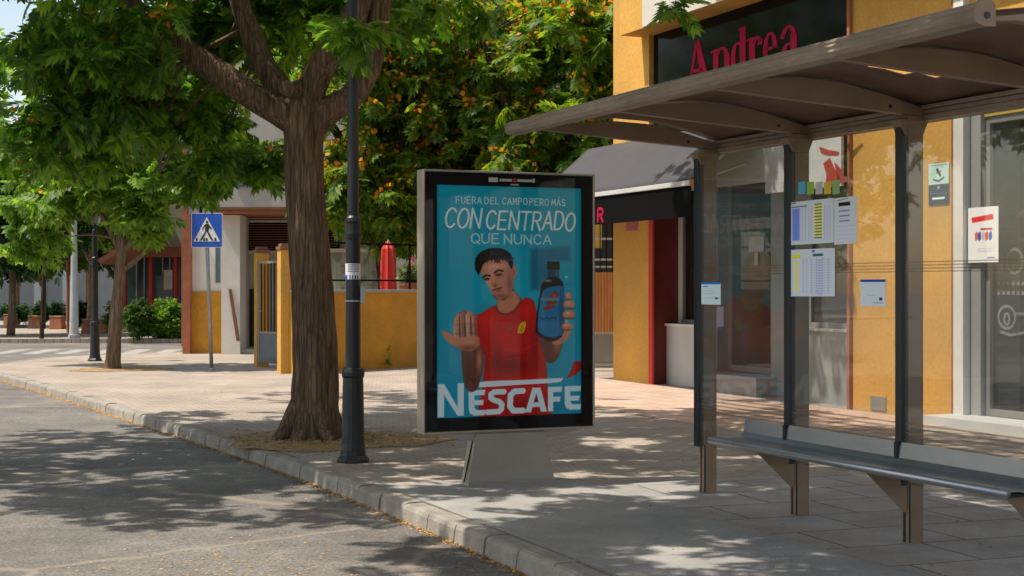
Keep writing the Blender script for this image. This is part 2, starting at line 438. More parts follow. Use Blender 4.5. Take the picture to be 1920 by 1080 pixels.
M['paving'] = brick_mat("pavement_blocks", (.315, .265, .218), (.375, .318, .262), (.20, .165, .13), .20, .10, .007, rot=-TH, noise=.26, nscale=.8)
M['tiles'] = brick_mat("pink_paving", (.46, .32, .24), (.50, .37, .29), (.26, .19, .15), .3, .3, .008, rot=-TH, noise=.15, off=0)
M['slabs'] = brick_mat("concrete_slabs", (.27, .262, .245), (.33, .318, .295), (.10, .09, .08), .80, .58, .009, rot=-TH + R(3), noise=.22, off=.4, nscale=2)
M['concrete'] = mat("smooth_concrete", (.235, .23, .22), .85, col2=(.36, .35, .325), scale=1.3, bump=.2, bscale=50, fine=.12)
M['brickwall'] = brick_mat("red_brick", (.30, .10, .06), (.37, .14, .09), (.30, .22, .17), .24, .075, .01, noise=.15)

def image_mat(name, arr, rough=.5, spec=.5, gain=1.0):
    h, w_, _ = arr.shape
    im = bpy.data.images.new(name, w_, h)
    px = np.ones((h, w_, 4), dtype=np.float32); px[..., :3] = np.clip(arr * gain, 0, 1)[::-1]
    im.pixels.foreach_set(px.ravel()); im.update(); im.pack()
    m = bpy.data.materials.new(name); m.use_nodes = True
    n = m.node_tree.nodes; l = m.node_tree.links
    t = n.new("ShaderNodeTexImage"); t.image = im; t.extension = 'EXTEND'
    b = n['Principled BSDF']; b.inputs['Roughness'].default_value = rough; b.inputs['Specular IOR Level'].default_value = spec
    l.new(t.outputs[0], b.inputs['Base Color'])
    return m
def sheet(name, m, parent, a, b, c, d, th=None):
    """flat printed sheet, corners a(bottom left) b c d(top left), with uv; thickness away from the viewer"""
    nrm = (Vector(b) - Vector(a)).cross(Vector(d) - Vector(a)).normalized() * -(th or .002)
    vs = [Vector(p) for p in (a, b, c, d)]; vs += [v + nrm for v in vs]
    me = bpy.data.meshes.new(name)
    me.from_pydata([tuple(v) for v in vs], [], [(0,1,2,3), (7,6,5,4), (0,4,5,1), (1,5,6,2), (2,6,7,3), (3,7,4,0)])
    uv = me.uv_layers.new(name="UVMap")
    co_ = [(0,0),(1,0),(1,1),(0,1)] + [(0,1),(1,1),(1,0),(0,0)] + [(0.01, .01)] * 16
    for i, c_ in enumerate(co_): uv.data[i].uv = c_
    me.materials.append(m)
    o = bpy.data.objects.new(name, me); C.objects.link(o)
    if parent: o.parent = parent
    return o

# ------------------------------------------------------------------ raster drawing for printed things
class Canvas:
    def __init__(s, x0, x1, y0, y1, w_, h, col):
        s.x0, s.x1, s.y0, s.y1, s.w, s.h = x0, x1, y0, y1, w_, h
        s.a = np.empty((h, w_, 3)); s.a[:] = col
        s.kx = w_ / (x1 - x0); s.ky = h / (y1 - y0)
        s.X, s.Y = np.meshgrid(x0 + (np.arange(w_) + .5) / s.kx, y0 + (np.arange(h) + .5) / s.ky)
    def win(s, pts, pad):
        xs = [p[0] for p in pts]; ys = [p[1] for p in pts]
        i0 = max(0, int((min(xs) - pad - s.x0) * s.kx)); i1 = min(s.w, int((max(xs) + pad - s.x0) * s.kx) + 1)
        j0 = max(0, int((min(ys) - pad - s.y0) * s.ky)); j1 = min(s.h, int((max(ys) + pad - s.y0) * s.ky) + 1)
        return slice(j0, max(j0, j1)), slice(i0, max(i0, i1))
    def blend(s, sl, al, col):
        al = np.clip(al, 0, 1)[..., None]
        s.a[sl] = s.a[sl] * (1 - al) + np.array(col) * al
    def segd(s, X, Y, a, b):
        dx, dy = b[0] - a[0], b[1] - a[1]; L = dx*dx + dy*dy + 1e-9
        t = np.clip(((X - a[0]) * dx + (Y - a[1]) * dy) / L, 0, 1)
        return np.hypot(X - a[0] - t * dx, Y - a[1] - t * dy)
    def poly(s, pts, col, soft=1.5, op=1.0):
        sl = s.win(pts, soft * 2); X, Y = s.X[sl], s.Y[sl]
        if X.size == 0: return
        d = np.full(X.shape, 1e9); ins = np.zeros(X.shape, bool)
        for i in range(len(pts)):
            a, b = pts[i], pts[(i+1) % len(pts)]
            d = np.minimum(d, s.segd(X, Y, a, b))
            if a[1] != b[1]:
                c = ((a[1] > Y) != (b[1] > Y)) & (X < (b[0]-a[0]) * (Y-a[1]) / (b[1]-a[1]) + a[0])
                ins ^= c
        sd = np.where(ins, d, -d)
        s.blend(sl, (sd / soft * .5 + .5) * op, col)
    def smooth(s, pts, col, soft=1.5, op=1.0):
        q = catmull([Vector((p[0], p[1], 0)) for p in pts] + [Vector((pts[0][0], pts[0][1], 0))], 5)
        s.poly([(v.x, v.y) for v in q[:-1]], col, soft, op)
    def line(s, pts, wd, col, op=1.0, soft=1.5):
        sl = s.win(pts, wd + soft * 2); X, Y = s.X[sl], s.Y[sl]
        if X.size == 0: return
        d = np.full(X.shape, 1e9)
        for a, b in zip(pts[:-1], pts[1:]): d = np.minimum(d, s.segd(X, Y, a, b))
        s.blend(sl, ((wd / 2 - d) / soft + .5) * op, col)
    def blob(s, x, y, rx, ry, col, op=.5):
        sl = s.win([(x-rx*2, y-ry*2), (x+rx*2, y+ry*2)], 2); X, Y = s.X[sl], s.Y[sl]
        s.blend(sl, np.exp(-((X-x)/rx)**2 - ((Y-y)/ry)**2) * op, col)
    def rect(s, x0, y0, x1, y1, col, op=1.0):
        s.poly([(x0, y0), (x1, y0), (x1, y1), (x0, y1)], col, 1.2, op)

def arc(cx, cy, rx, ry, a0, a1, n=10):
    return [(cx + rx*math.cos(R(a0+(a1-a0)*i/n)), cy + ry*math.sin(R(a0+(a1-a0)*i/n))) for i in range(n+1)]
# stroke capitals, unit box, y up
GL = {
 'A': [[(0,0),(.5,1),(1,0)],[(.2,.35),(.8,.35)]],
 'C': [arc(.55,.5,.5,.5,40,320)],
 'D': [[(.05,0),(.05,1),(.4,1)]+arc(.4,.5,.55,.5,90,-90)+[(.05,0)]],
 'E': [[(.9,0),(.08,0),(.08,1),(.9,1)],[(.08,.52),(.8,.52)]],
 'F': [[(.08,0),(.08,1),(.9,1)],[(.08,.5),(.8,.5)]],
 'I': [[(.5,0),(.5,1)]],
 'L': [[(.08,1),(.08,0),(.85,0)]],
 'M': [[(0,0),(.12,1),(.5,.3),(.88,1),(1,0)]],
 'N': [[(.05,0),(.05,1),(.95,0),(.95,1)]],
 'O': [arc(.5,.5,.5,.5,0,360,18)],
 'P': [[(.08,0),(.08,1),(.5,1)]+arc(.5,.76,.4,.24,90,-90)+[(.08,.52)]],
 'Q': [arc(.5,.5,.5,.5,0,360,18),[(.6,.25),(1,-.08)]],
 'R': [[(.08,0),(.08,1),(.5,1)]+arc(.5,.76,.4,.24,90,-90)+[(.08,.52)],[(.45,.5),(.95,0)]],
 'S': [arc(.5,.75,.4,.25,30,180,8)+[(.12,.7)]+[(.2,.56),(.8,.44)]+arc(.5,.25,.42,.25,20,-160,8)],
 'T': [[(0,1),(1,1)],[(.5,1),(.5,0)]],
 'U': [[(.05,1),(.05,.4)]+arc(.5,.4,.45,.4,180,360,8)+[(.95,1)]],
}
def text(cv, string, x, y, cw, ch, gap, wd, col, slant=0.0, jit=0.0, op=1.0):
    r = random.Random(3)
    for c in string:
        if c == ' ':
            x += cw * .45; continue
        k = .25 if c == 'I' else 1
        dy = r.uniform(-jit, jit) * ch
        for st in GL[c]:
            cv.line([(x + px*cw*k + slant*py*ch, y - py*ch + dy) for px, py in st], wd, col, op)
        x += cw * k + gap

def make_poster():
    cv = Canvas(194, 1083, 188, 1610, 620, 992, (0.0, .50, .60))
    yy = (cv.Y - 188) / 1422
    cv.a[..., 1] = .55 - .05 * yy; cv.a[..., 2] = .64 - .02 * yy
    cv.blob(640, 900, 330, 420, (.02, .66, .76), .55)
    cv.blob(250, 1250, 130, 130, (.18, .52, .62), .35)
    cv.poly([(750,565),(1020,540),(1020,655),(915,655),(915,840),(750,840)], (.0, .40, .52), 2, .16)
    W = (.66, .76, .78)
    text(cv, "FUERA DEL CAMPO", 308, 298, 24, 40, 8.5, 6.5, W, op=.85)
    text(cv, "PERO MAS", 757, 300, 24, 40, 8, 6.5, W, op=.85)
    cv.line([(938, 252), (946, 243)], 5, W)
    text(cv, "CON", 238, 448, 62, 118, 14, 12, (.80,.88,.90), slant=.14, jit=.02)
    text(cv, "CENTRADO", 486, 454, 57, 112, 13.5, 12, (.80,.88,.90), slant=.12, jit=.045)
    text(cv, "QUE", 402, 541, 48, 58, 13, 9, W, op=.9); text(cv, "NUNCA", 600, 543, 48, 58, 13, 9, W, op=.9)
    SK, SD, SL = (.70, .45, .35), (.36, .19, .145), (.90, .66, .55)
    RD, RD2, RD3 = (.68, .06, .05), (.40, .03, .03), (.86, .15, .11)
    # neck and torso
    cv.smooth([(530,860),(560,900),(545,960),(590,990),(660,985),(710,900),(660,830),(650,790),(600,840)], SD, 3)
    cv.smooth([(560,870),(600,890),(650,830),(700,890),(655,960),(600,975),(560,950)], SK, 6, .8)
    cv.smooth([(430,990),(490,955),(542,925),(560,960),(610,978),(660,955),(700,905),(735,878),(780,895),(800,960),(815,1060),(835,1180),(862,1300),(868,1420),(870,1640),(478,1640),(470,1400),(482,1290),(480,1230),(455,1180),(440,1120)], RD, 2.5)
    cv.line([(545,932),(566,968),(612,984),(662,962),(706,905)], 9, RD2, .7, 4)
    cv.blob(500, 1010, 50, 60, RD3, .6); cv.blob(730, 960, 35, 60, RD3, .5); cv.blob(610,1120,70,110, RD3, .35)
    cv.blob(650, 1300, 150, 55, RD2, .75); cv.blob(560, 1260, 30, 90, RD2, .6); cv.blob(790, 1180, 28, 120, RD2, .5)
    cv.line([(480,1215),(560,1270),(640,1240),(760,1235)], 10, RD2, .5, 12); cv.line([(600,1200),(700,1210),(800,1160)], 8, RD3, .4, 10)
    cv.blob(700, 1550, 190, 60, RD2, .5)
    # crest and small mark on the shirt
    cv.smooth([(682,1098),(692,1050),(712,1030),(734,1030),(733,1062),(715,1098)], (.80,.62,.05), 2)
    cv.line([(698,1085),(712,1050),(722,1062),(708,1088)], 4, (.45,.30,.03), .8)
    cv.smooth([(606,1070),(628,1060),(650,1072),(628,1084)], (.50,.28,.24), 3, .7)
    # head
    cv.smooth([(452,700),(470,650),(540,628),(620,650),(652,690),(660,760),(655,815),(628,862),(590,885),(560,882),(528,850),(500,800),(472,752)], SK, 2)
    cv.smooth([(640,690),(662,676),(678,700),(674,735),(655,765),(645,740)], SK, 2); cv.line([(655,700),(664,712),(656,740)], 5, SD, .6, 4)
    cv.blob(505,760,26,50, SL,.5); cv.blob(540,690,50,24,SL,.45); cv.blob(636,790,20,60,SD,.5); cv.blob(585,868,50,16,SD,.6)
    cv.blob(545,800,9,16,SD,.5); cv.line([(534,745),(528,790),(534,806),(556,802)], 6, SD, .55, 6)
    cv.blob(532,765,7,30,SL,.5)
    cv.line([(470,752),(492,738),(514,742)], 11, (.07,.04,.03), .9, 4); cv.line([(542,722),(566,706),(594,712)], 11, (.07,.04,.03), .9, 4)
    cv.blob(495,762,17,8,(.10,.05,.04),.9); cv.blob(567,736,18,9,(.10,.05,.04),.9)
    cv.line([(482,764),(508,760)], 4, (.05,.02,.02), .9, 3); cv.line([(552,738),(584,732)], 4, (.05,.02,.02), .9, 3)
    cv.line([(530,832),(556,822),(590,812)], 6, (.28,.09,.08), .9, 4); cv.blob(562,834,24,8,(.55,.27,.23),.8)
    cv.blob(565,822,20,4,(.20,.06,.05),.5)
    HR = (.075,.048,.034)
    cv.smooth([(446,742),(424,700),(424,650),(440,612),(478,584),(530,570),(590,574),(634,600),(652,640),(655,676),(646,700),(634,676),(618,652),(592,640),(572,646),(560,664),(548,648),(530,644),(500,652),(476,668),(462,700)], HR, 2.5)
    for k_, (xx, yy_) in enumerate(((548,640),(566,644),(530,640),(585,636),(500,650),(608,648))):
        cv.line([(xx, yy_ - 20), (xx + (8 if k_ % 2 else -5), yy_ + 20 - 3*k_)], 7, HR, .95, 3)
    for i in range(22):
        x = 436 + i * 10; cv.line([(x, 652 - 16*math.sin(math.pi*i/22) + 6*math.sin(i*2)), (x + 14, 604 + abs(i-10)*2.2)], 4, (.20,.14,.10) if i % 3 else (.03,.02,.015), .6, 4)
    cv.blob(560, 680, 60, 12, SL, .35); cv.blob(640, 660, 14, 30, HR, .5)
    # raised left hand and forearm
    cv.smooth([(338,1175),(430,1168),(468,1190),(478,1250),(466,1340),(446,1410),(412,1452),(378,1440),(356,1395),(344,1290)], SD, 2.5)
    cv.blob(448,1260,18,80,SK,.9); cv.blob(385,1330,26,90,(.20,.10,.08),.6)
    cv.smooth([(222,1085),(238,1075),(262,1088),(296,1116),(318,1150),(300,1172),(262,1148),(236,1114)], SK, 2)
    fing = [((318,1170),(306,1090),(312,1010),(328,985)), ((350,1175),(345,1070),(342,985),(358,966)), ((386,1175),(384,1060),(380,985),(392,972)), ((420,1172),(422,1080),(414,1000),(424,990))]
    for k, f in enumerate(fing):
        cv.line(f, 31, SK if k % 2 == 0 else (.54,.32,.24), 1, 3); cv.line([(a_ - 7, b_) for a_, b_ in f], 8, SL, .45, 8)
    for x0 in (335, 366, 402): cv.line([(x0, 1160), (x0 - 4, 1070), (x0 - 6, 995)], 7, (.20,.09,.07), .95, 5)
    for y0 in (1040, 1095): cv.line([(306, y0 + 4), (350, y0 - 4), (395, y0 - 3), (434, y0 + 6)], 4, SD, .55, 4)
    cv.blob(375,1010,60,28,SL,.35); cv.smooth([(300,1120),(436,1112),(444,1180),(400,1205),(335,1195),(298,1160)], SK, 5, .8); cv.blob(380,1185,60,18,SD,.8)
    # bottle arm, bottle, fingers
    cv.smooth([(812,1090),(880,1120),(962,1130),(960,1190),(935,1260),(895,1288),(862,1278),(835,1210)], SD, 2.5); cv.blob(930,1180,24,50,SK,.6)
    cv.smooth([(940,1075),(985,1060),(1022,1082),(1000,1130),(955,1170),(900,1165)], SK, 3)
    cv.poly([(868,652),(946,652),(946,702),(868,702)], (.01,.01,.012), 3); cv.blob(885,675,8,22,(.12,.13,.15),.7)
    cv.poly([(872,702),(941,702),(942,758),(870,758)], (.13,.26,.33), 2.5); cv.blob(925,730,8,24,(.35,.5,.56),.5)
    cv.smooth([(822,850),(832,800),(862,762),(905,748),(948,762),(972,800),(974,900),(976,1040),(974,1090),(940,1140),(880,1152),(806,1108),(798,1040),(806,950)], (.035,.022,.02), 2)
    cv.smooth([(828,880),(850,826),(905,808),(962,806),(972,840),(972,1050),(960,1110),(905,1132),(828,1108),(808,1060),(814,960)], (.02,.40,.58), 2.5)
    cv.blob(838,980,14,130,(.25,.55,.66),.55); cv.blob(958,980,12,120,(.01,.16,.25),.6); cv.blob(872,772,22,7,(.7,.75,.78),.8)
    cv.smooth([(862,886),(900,850),(930,842),(934,880),(915,930),(870,955),(842,948),(868,925)], (.52,.14,.05), 3); cv.blob(912,868,16,16,(.75,.35,.15),.6)
    cv.line([(835,888),(936,888)], 24, (.30,.50,.58), .6, 4); cv.line([(838,925),(934,922)], 10, (.28,.45,.52), .5, 4)
    for i in range(7): cv.line([(832 + i*14, 1000 + (i % 2) * 8), (840 + i*14, 1020 - (i % 3) * 9)], 5, (.02,.05,.08), .85, 3)
    cv.line([(800,1090),(850,1125),(905,1140),(955,1120)], 14, (.02,.05,.09), .8, 6)
    for x, y, rx, ry in ((1004,868,20,26),(1008,922,38,27),(1006,985,40,28),(996,1060,36,24)):
        cv.smooth(arc(x, y, rx, ry, 0, 330, 10), SK, 3); cv.blob(x-8, y-8, rx*.5, ry*.45, SL, .6); cv.blob(x, y+ry*.9, rx*.8, 6, SD, .8)
    cv.blob(990,1026,12,9,(.75,.66,.58),.9); cv.blob(990,748,10,8,(.85,.88,.85),.8)
    # word mark
    LW = (.74,.80,.86)
    cv.poly([(1035,1284),(1083,1280),(1083,1332),(1052,1366),(990,1388),(1012,1350)], (.60,.06,.05), 2)
    cv.smooth([(436,1402),(500,1392),(700,1390),(948,1384),(966,1388),(950,1408),(900,1414),(700,1420),(440,1428)], LW, 2)
    cv.poly([(200,1605),(200,1402),(238,1402),(318,1545),(318,1400),(356,1400),(356,1600),(318,1600),(238,1470),(238,1605)], LW, 2)
    cv.line([(476,1458),(404,1458),(404,1575),(484,1575)], 0, LW)
    def E(x0, x1, y0=1440, y1=1598):
        cv.poly([(x0,y0),(x1,y0),(x1-4,y0+34),(x0+36,y0+34),(x0+36,y0+62),(x1-10,y0+62),(x1-14,y0+94),(x0+36,y0+94),(x0+38,y1-46),(x0+50,y1-34),(x1,y1-34),(x1-4,y1),(x0+34,y1),(x0+8,y1-14),(x0,y1-44)], LW, 2)
    E(384, 486, 1444, 1602)
    cv.line([(598,1460),(540,1460),(520,1474),(520,1496),(534,1508),(572,1522),(586,1538),(584,1566),(568,1582),(500,1584)], 34, LW)
    cv.line([(716,1458),(664,1460),(640,1482),(636,1552),(658,1580),(716,1580)], 36, LW)
    cv.poly([(730,1594),(776,1440),(826,1440),(866,1592),(828,1592),(820,1562),(776,1562),(768,1594)], LW, 2); cv.poly([(784,1532),(813,1532),(800,1476)], RD2, 2)
    cv.poly([(872,1592),(872,1438),(962,1438),(958,1472),(906,1472),(906,1500),(952,1500),(948,1532),(906,1532),(906,1592)], LW, 2)
    E(978, 1083, 1436, 1586)
    cv.smooth([(366,1400),(440,1395),(446,1420),(420,1452),(385,1450)], SD, 3)
    return cv.a
def paper(kind):
    cv = Canvas(0, 100, 0, 130, 100, 130, (.62, .64, .72))
    ink = (.22, .24, .34)
    if kind == 'timetable':
        cv.rect(4, 3, 14, 6, ink); cv.rect(4, 14, 40, 17, ink)
        cv.rect(5, 20, 24, 118, (.35,.42,.70), .55)
        for x in range(30, 56, 7): cv.line([(x, 20), (x, 120)], 1, ink, .4)
        cv.rect(56, 12, 76, 112, (.80,.78,.42), .7)
        for y in range(12, 116, 9): cv.rect(58, y, 74, y + 3.2, (.12,.12,.10), .8)
        for x in range(80, 98, 6): cv.line([(x, 20), (x, 120)], 1, ink, .35)
    elif kind == 'list':
        cv.rect(20, 14, 70, 24, (.05,.05,.07)); cv.line([(10, 8), (60, 4)], 2, ink, .7)
        for y in (36, 50, 64): cv.rect(22, y, 68, y + 3, ink, .75)
        for y in range(80, 122, 12): cv.line([(12, y), (90, y)], .8, ink, .25)
    elif kind == 'table':
        cv.rect(4, 14, 24, 24, (.75,.72,.10)); cv.rect(52, 14, 74, 20, (.02,.25,.25)); cv.rect(50, 4, 56, 9, ink)
        cv.rect(8, 30, 20, 118, (.75,.74,.45), .7)
        for x in (30, 38, 48, 60, 74, 86): cv.line([(x, 26), (x, 120)], 1, ink, .4)
        for y in range(30, 122, 7): cv.line([(48, y), (92, y)], .8, ink, .3); cv.rect(62, y+1, 72, y+3, ink, .4)
    elif kind == 'notice':
        cv.a[:] = (.60,.66,.78); cv.rect(0, 0, 100, 12, (.05,.30,.55))
        cv.rect(10, 22, 36, 27, (.1,.15,.4), .7)
        for y in (52, 66, 92): cv.line([(10, y), (70, y)], 2, ink, .4)
        cv.rect(72, 88, 86, 98, (.08,.08,.15))
    elif kind == 'notice2':
        cv.a[:] = (.62,.65,.74); cv.rect(0, 0, 100, 12, (.03,.18,.50))
        cv.line([(30, 74), (44, 80), (60, 76)], 2, ink, .4); cv.rect(76, 88, 88, 102, (.12,.15,.25)); cv.rect(52, 112, 92, 116, ink, .5)
    elif kind == 'plaque':
        cv.a[:] = (.50,.58,.56); cv.rect(0, 66, 100, 130, (.04,.13,.19)); cv.line([(44, 20), (58, 38)], 9, (.03,.07,.12)); cv.line([(40, 30), (60, 26)], 4, (.03,.07,.12), .7)
        cv.line([(25, 50), (50, 56), (76, 46)], 6, (.15,.2,.25), .8); cv.line([(8, 6), (92, 6)], 2, (.2,.25,.3), .7)
        cv.rect(44, 72, 56, 80, (.4,.5,.52)); cv.rect(18, 106, 80, 113, (.6,.68,.68)); cv.line([(10, 94), (90, 94)], 2, (.3,.4,.44), .6)
    elif kind == 'redposter':
        cv.a[:] = (.66,.66,.70); cv.poly([(12,24),(82,18),(84,30),(14,36)], (.62,.10,.07)); cv.rect(42, 50, 80, 54, (.5,.05,.05))
        for x, c in ((28,(.6,.25,.2)),(38,(.1,.2,.4)),(50,(.55,.5,.5)),(62,(.6,.1,.1)),(74,(.12,.25,.5))): cv.smooth([(x-5,62),(x+3,58),(x+5,74),(x-3,78)], c, 2)
        cv.line([(32, 98), (80, 98)], 2, ink, .3); cv.line([(32, 104), (80, 104)], 2, ink, .3); cv.rect(64, 118, 88, 121, ink, .8)
    return cv.a
M['poster'] = image_mat("printed_poster", make_poster(), .5, .2, gain=1.22)
PAP = {k: image_mat("printed_" + k, paper(k), .6, .3, gain=1.5) for k in ('timetable', 'list', 'table', 'notice', 'notice2', 'plaque', 'redposter')}

# ------------------------------------------------------------------ ground, road, pavement, kerb
ZR = -0.12
mb = MB()
N = 60
g = []
mb.quad((-300, -60, ZR), (300, -60, ZR), (300, 500, ZR), (-300, 500, ZR))
tag(mb.build("road", M['asphalt']), kind='structure')

kpts = [ST(-14, 3.41), ST(-4, 3.41), ST(3, 3.41), G(1067, 1070), G(873, 990), G(695, 920), G(535, 862), G(352, 803.5), G(239, 770), G(120, 733.5), G(20, 706), G(-28, 694),
        G(-20, 684.5), G(25, 677), G(111, 668.5), G(259, 662.5), G(330, 660.5)]
kl = catmull(kpts, 16)
# resample evenly
def resample(pl, step):
    out = [pl[0]]; acc = 0
    for a, b in zip(pl[:-1], pl[1:]):
        L = (b - a).length
        pos = 0
        while acc + (L - pos) >= step:
            pos += step - acc; acc = 0
            out.append(a.lerp(b, pos / L))
        acc += L - pos
    return out
kr = resample(kl, 0.25)
def off(pl, i, d):
    t = (pl[min(i+1, len(pl)-1)] - pl[max(i-1, 0)]).normalized()
    return pl[i] + Vector((t.y, -t.x, 0)) * d      # to the right of travel = pavement side
KW = 0.15
inner = [off(kr, i, KW) for i in range(len(kr))]
pv = [(p.x, p.y, 0.0) for p in inner] + [(-4, 40, 0), (0, 80, 0), (60, 80, 0), (60, -30, 0), (8, -20, 0)]
me = bpy.data.meshes.new("pavement")
import bmesh
bm = bmesh.new()
f = bm.faces.new([bm.verts.new(p) for p in pv])
bmesh.ops.triangulate(bm, faces=[f])
for ff in bm.faces:
    if ff.normal.z < 0: ff.normal_flip()
bm.to_mesh(me); bm.free()
me.materials.append(M['paving'])
o = bpy.data.objects.new("pavement", me); C.objects.link(o); tag(o, kind='structure')
# kerb stones
mb = MB()
i = 0; rk = random.Random(5)
blk = 2
while i + blk < len(kr):
    j = i + blk
    dz = rk.uniform(-.006, .004); dd = rk.uniform(-.006, .006)
    rows = []
    for q in range(i, j + 1):
        t = (kr[min(q+1, len(kr)-1)] - kr[max(q-1, 0)]).normalized()
        sh = Vector((0, 0, 0))
        if q == i: sh = t * .006
        if q == j: sh = -t * .006
        a = off(kr, q, dd) + sh; b = off(kr, q, KW - .004) + sh
        r = Vector((t.y, -t.x, 0))
        rows.append([a - r * .012 + Vector((0, 0, ZR - .02)), a + Vector((0, 0, -.03 + dz)), a + r * .012 + Vector((0, 0, -.006 + dz)), a + r * .035 + Vector((0, 0, .002 + dz)), b + Vector((0, 0, .003 + dz)), b + Vector((0, 0, ZR))])
    vs = [p for row in rows for p in row]; m_ = 6
    fs = [(q*m_+k, (q+1)*m_+k, (q+1)*m_+k+1, q*m_+k+1) for q in range(len(rows)-1) for k in range(m_-1)]
    fs += [tuple(range(m_-1, -1, -1)), tuple((len(rows)-1)*m_ + k for k in range(m_))]
    mb.add(vs, fs)
    i = j
tag(mb.build("kerb", M['kerb']), kind='structure')
# bed under the kerb joints
mb = MB()
for q in range(len(kr)-1):
    a, b = off(kr, q, .02), off(kr, q+1, .02); c, d = off(kr, q+1, KW), off(kr, q, KW)
    z = Vector((0, 0, -.02))
    mb.quad(a + z, b + z, c + z, d + z); mb.quad(a + z, d+z, c+z, b+z)
    mb.quad(a + Vector((0,0,ZR)), b + Vector((0,0,ZR)), b + z, a + z)
tag(mb.build("kerb_bed", M['blackmatte']), kind='structure')
# concrete strip beside the kerb, slab apron under the shelter, pink tiles by the shops
def strip(name, m_, s0, s1, t0, t1, z, kind='structure', wob=0.0):
    mb = MB(); n = 24
    for k in range(n):
        a = s0 + (s1-s0)*k/n; b = s0 + (s1-s0)*(k+1)/n
        w0 = wob*math.sin(a*3.1); w1 = wob*math.sin(b*3.1)
        mb.quad(ST(a, t0, z), ST(a, t1 + w0, z), ST(b, t1 + w1, z), ST(b, t0, z))
    return tag(mb.build(name, m_), kind=kind)
strip("pavement_concrete_strip", M['concrete'], -12, 10.95, 3.575, 5.03, .004, wob=0)
strip("pavement_slab_apron", M['slabs'], -12, 10.3, 5.03, 7.3, .005)
strip("pavement_pink_tiles", M['tiles'], 13.2, 23.5, 8.3, 11.0, .004)
# worn crossing bars
mb = MB()
for k in range(9):
    x = -13.4 + k * .78
    mb.quad((x, 36.6, ZR+.004), (x+.42, 36.6, ZR+.004), (x+.2, 39.4, ZR+.004), (x-.22, 39.4, ZR+.004))
for k in range(6):
    s = 21.6; t = 1.35 - k * 1.0
    mb.quad(ST(s, t-.5, ZR+.004), ST(s, t, ZR+.004), ST(s+3.4, t, ZR+.004), ST(s+3.4, t-.5, ZR+.004))
tag(mb.build("road_crossing_bars", M['paintmark']), kind='structure')
# far side of the side road
mb = MB()
y0 = F*(H-ZR)/(643-HZ)
mb.box(-60, -8.9, y0, y0+11, ZR-.01, 0.0)
mb.box(-60, -8.9, y0-.16, y0-.004, ZR-.01, 0.004)
tag(mb.build("far_pavement", M['paving']), kind='structure')
mb = MB(); mb.box(-80, 3, 60, 130, ZR-.01, 0.0)
tag(mb.build("far_plaza_ground", M['concrete']), kind='structure')

# tree pits
def pit(name, c, rx, ry, ang, seed):
    r = random.Random(seed); mb = MB(); n = 40
    vs = [Vector((c.x, c.y, .006))]
    for k in range(n):
        th = 2*math.pi*k/n; q = 1 + .12*math.sin(3*th+seed) + .06*math.sin(7*th) + r.uniform(-.04, .04)
        x, y = rx*q*math.cos(th), ry*q*math.sin(th)
        vs.append(Vector((c.x + x*math.cos(ang)-y*math.sin(ang), c.y + x*math.sin(ang)+y*math.cos(ang), .006)))
    mb.add(vs, [(0, 1+k, 1+(k+1) % n) for k in range(n)])
    return tag(mb.build(name, M['drygrass']), kind='structure')
pit("ground_soil", G(625, 825), 1.12, 1.0, 0, 1)
pit("ground_soil", G(225, 692), .85, .9, 0, 2)

# fallen petals and litter
def scatter(name, pts, size, m_, label, cat):
    n = len(pts); pts = np.array(pts)
    th = rng.uniform(0, 2*np.pi, n); sz = size * rng.uniform(.5, 1.4, n)
    a = np.stack([np.cos(th)*sz, np.sin(th)*sz, rng.uniform(0, .5, n)*sz], 1)
    b = np.stack([-np.sin(th)*sz*.5, np.cos(th)*sz*.5, rng.uniform(0, .4, n)*sz], 1)
    V = np.stack([pts - a, pts - b, pts + a, pts + b], 1).reshape(-1, 3)
    V[:, 2] = np.maximum(V[:, 2], np.repeat(pts[:, 2], 4))
    me = bpy.data.meshes.new(name)
    me.vertices.add(4*n); me.vertices.foreach_set("co", V.astype(np.float32).ravel())
    me.loops.add(4*n); me.loops.foreach_set("vertex_index", np.arange(4*n, dtype=np.int32))
    me.polygons.add(n); me.polygons.foreach_set("loop_start", np.arange(0, 4*n, 4, dtype=np.int32))
    me.update(); me.validate()
    me.materials.append(m_)
    o = bpy.data.objects.new(name, me); C.objects.link(o)
    return tag(o, label, cat, kind='stuff')
P_ = []
for q in range(len(kr)):
    p = kr[q]
    if 6 < p.y < 30:
        t = (kr[min(q+1, len(kr)-1)] - kr[q-1]).normalized(); out = Vector((-t.y, t.x, 0))
        for k in range(70):
            d = abs(random.gauss(0, .035)) + .012 if random.random() < .9 else abs(random.gauss(0, .22))
            c = p + t * random.uniform(-.14, .14) + out * d
            P_.append((c.x, c.y, ZR + .008))
scatter("fallen_petals", P_, .011, M['petal'], "line of yellow-orange fallen petals in the gutter along the kerb", "petals")
P_ = []
for k in range(3600):
    c = G(625, 825); th = random.uniform(0, 6.28); r_ = abs(random.gauss(0, .8))
    P_.append((c.x + r_*math.cos(th)*1.2, c.y + r_*math.sin(th), .012))
for k in range(700):
    c = ST(random.uniform(6, 22), random.uniform(3.6, 9)); P_.append((c.x, c.y, .009))
scatter("fallen_leaves", P_, .016, mat("dry_leaf_litter", (0.25, 0.15, 0.06), .9, col2=(.62, .42, .16), scale=15), "dry tan leaf litter around the foot of the big street tree", "leaf litter")
P_ = []
for k in range(1500):
    c = ST(random.uniform(5.5, 18), random.uniform(-2.5, 3.4)) if random.random() < .35 else ST(random.gauss(8.2, .7), random.gauss(1.9, .6))
    P_.append((c.x, c.y, ZR + .006))
scatter("fallen_petals", P_, .009, M['petal'], "loose yellow petals sprinkled over the asphalt in the foreground", "petals")

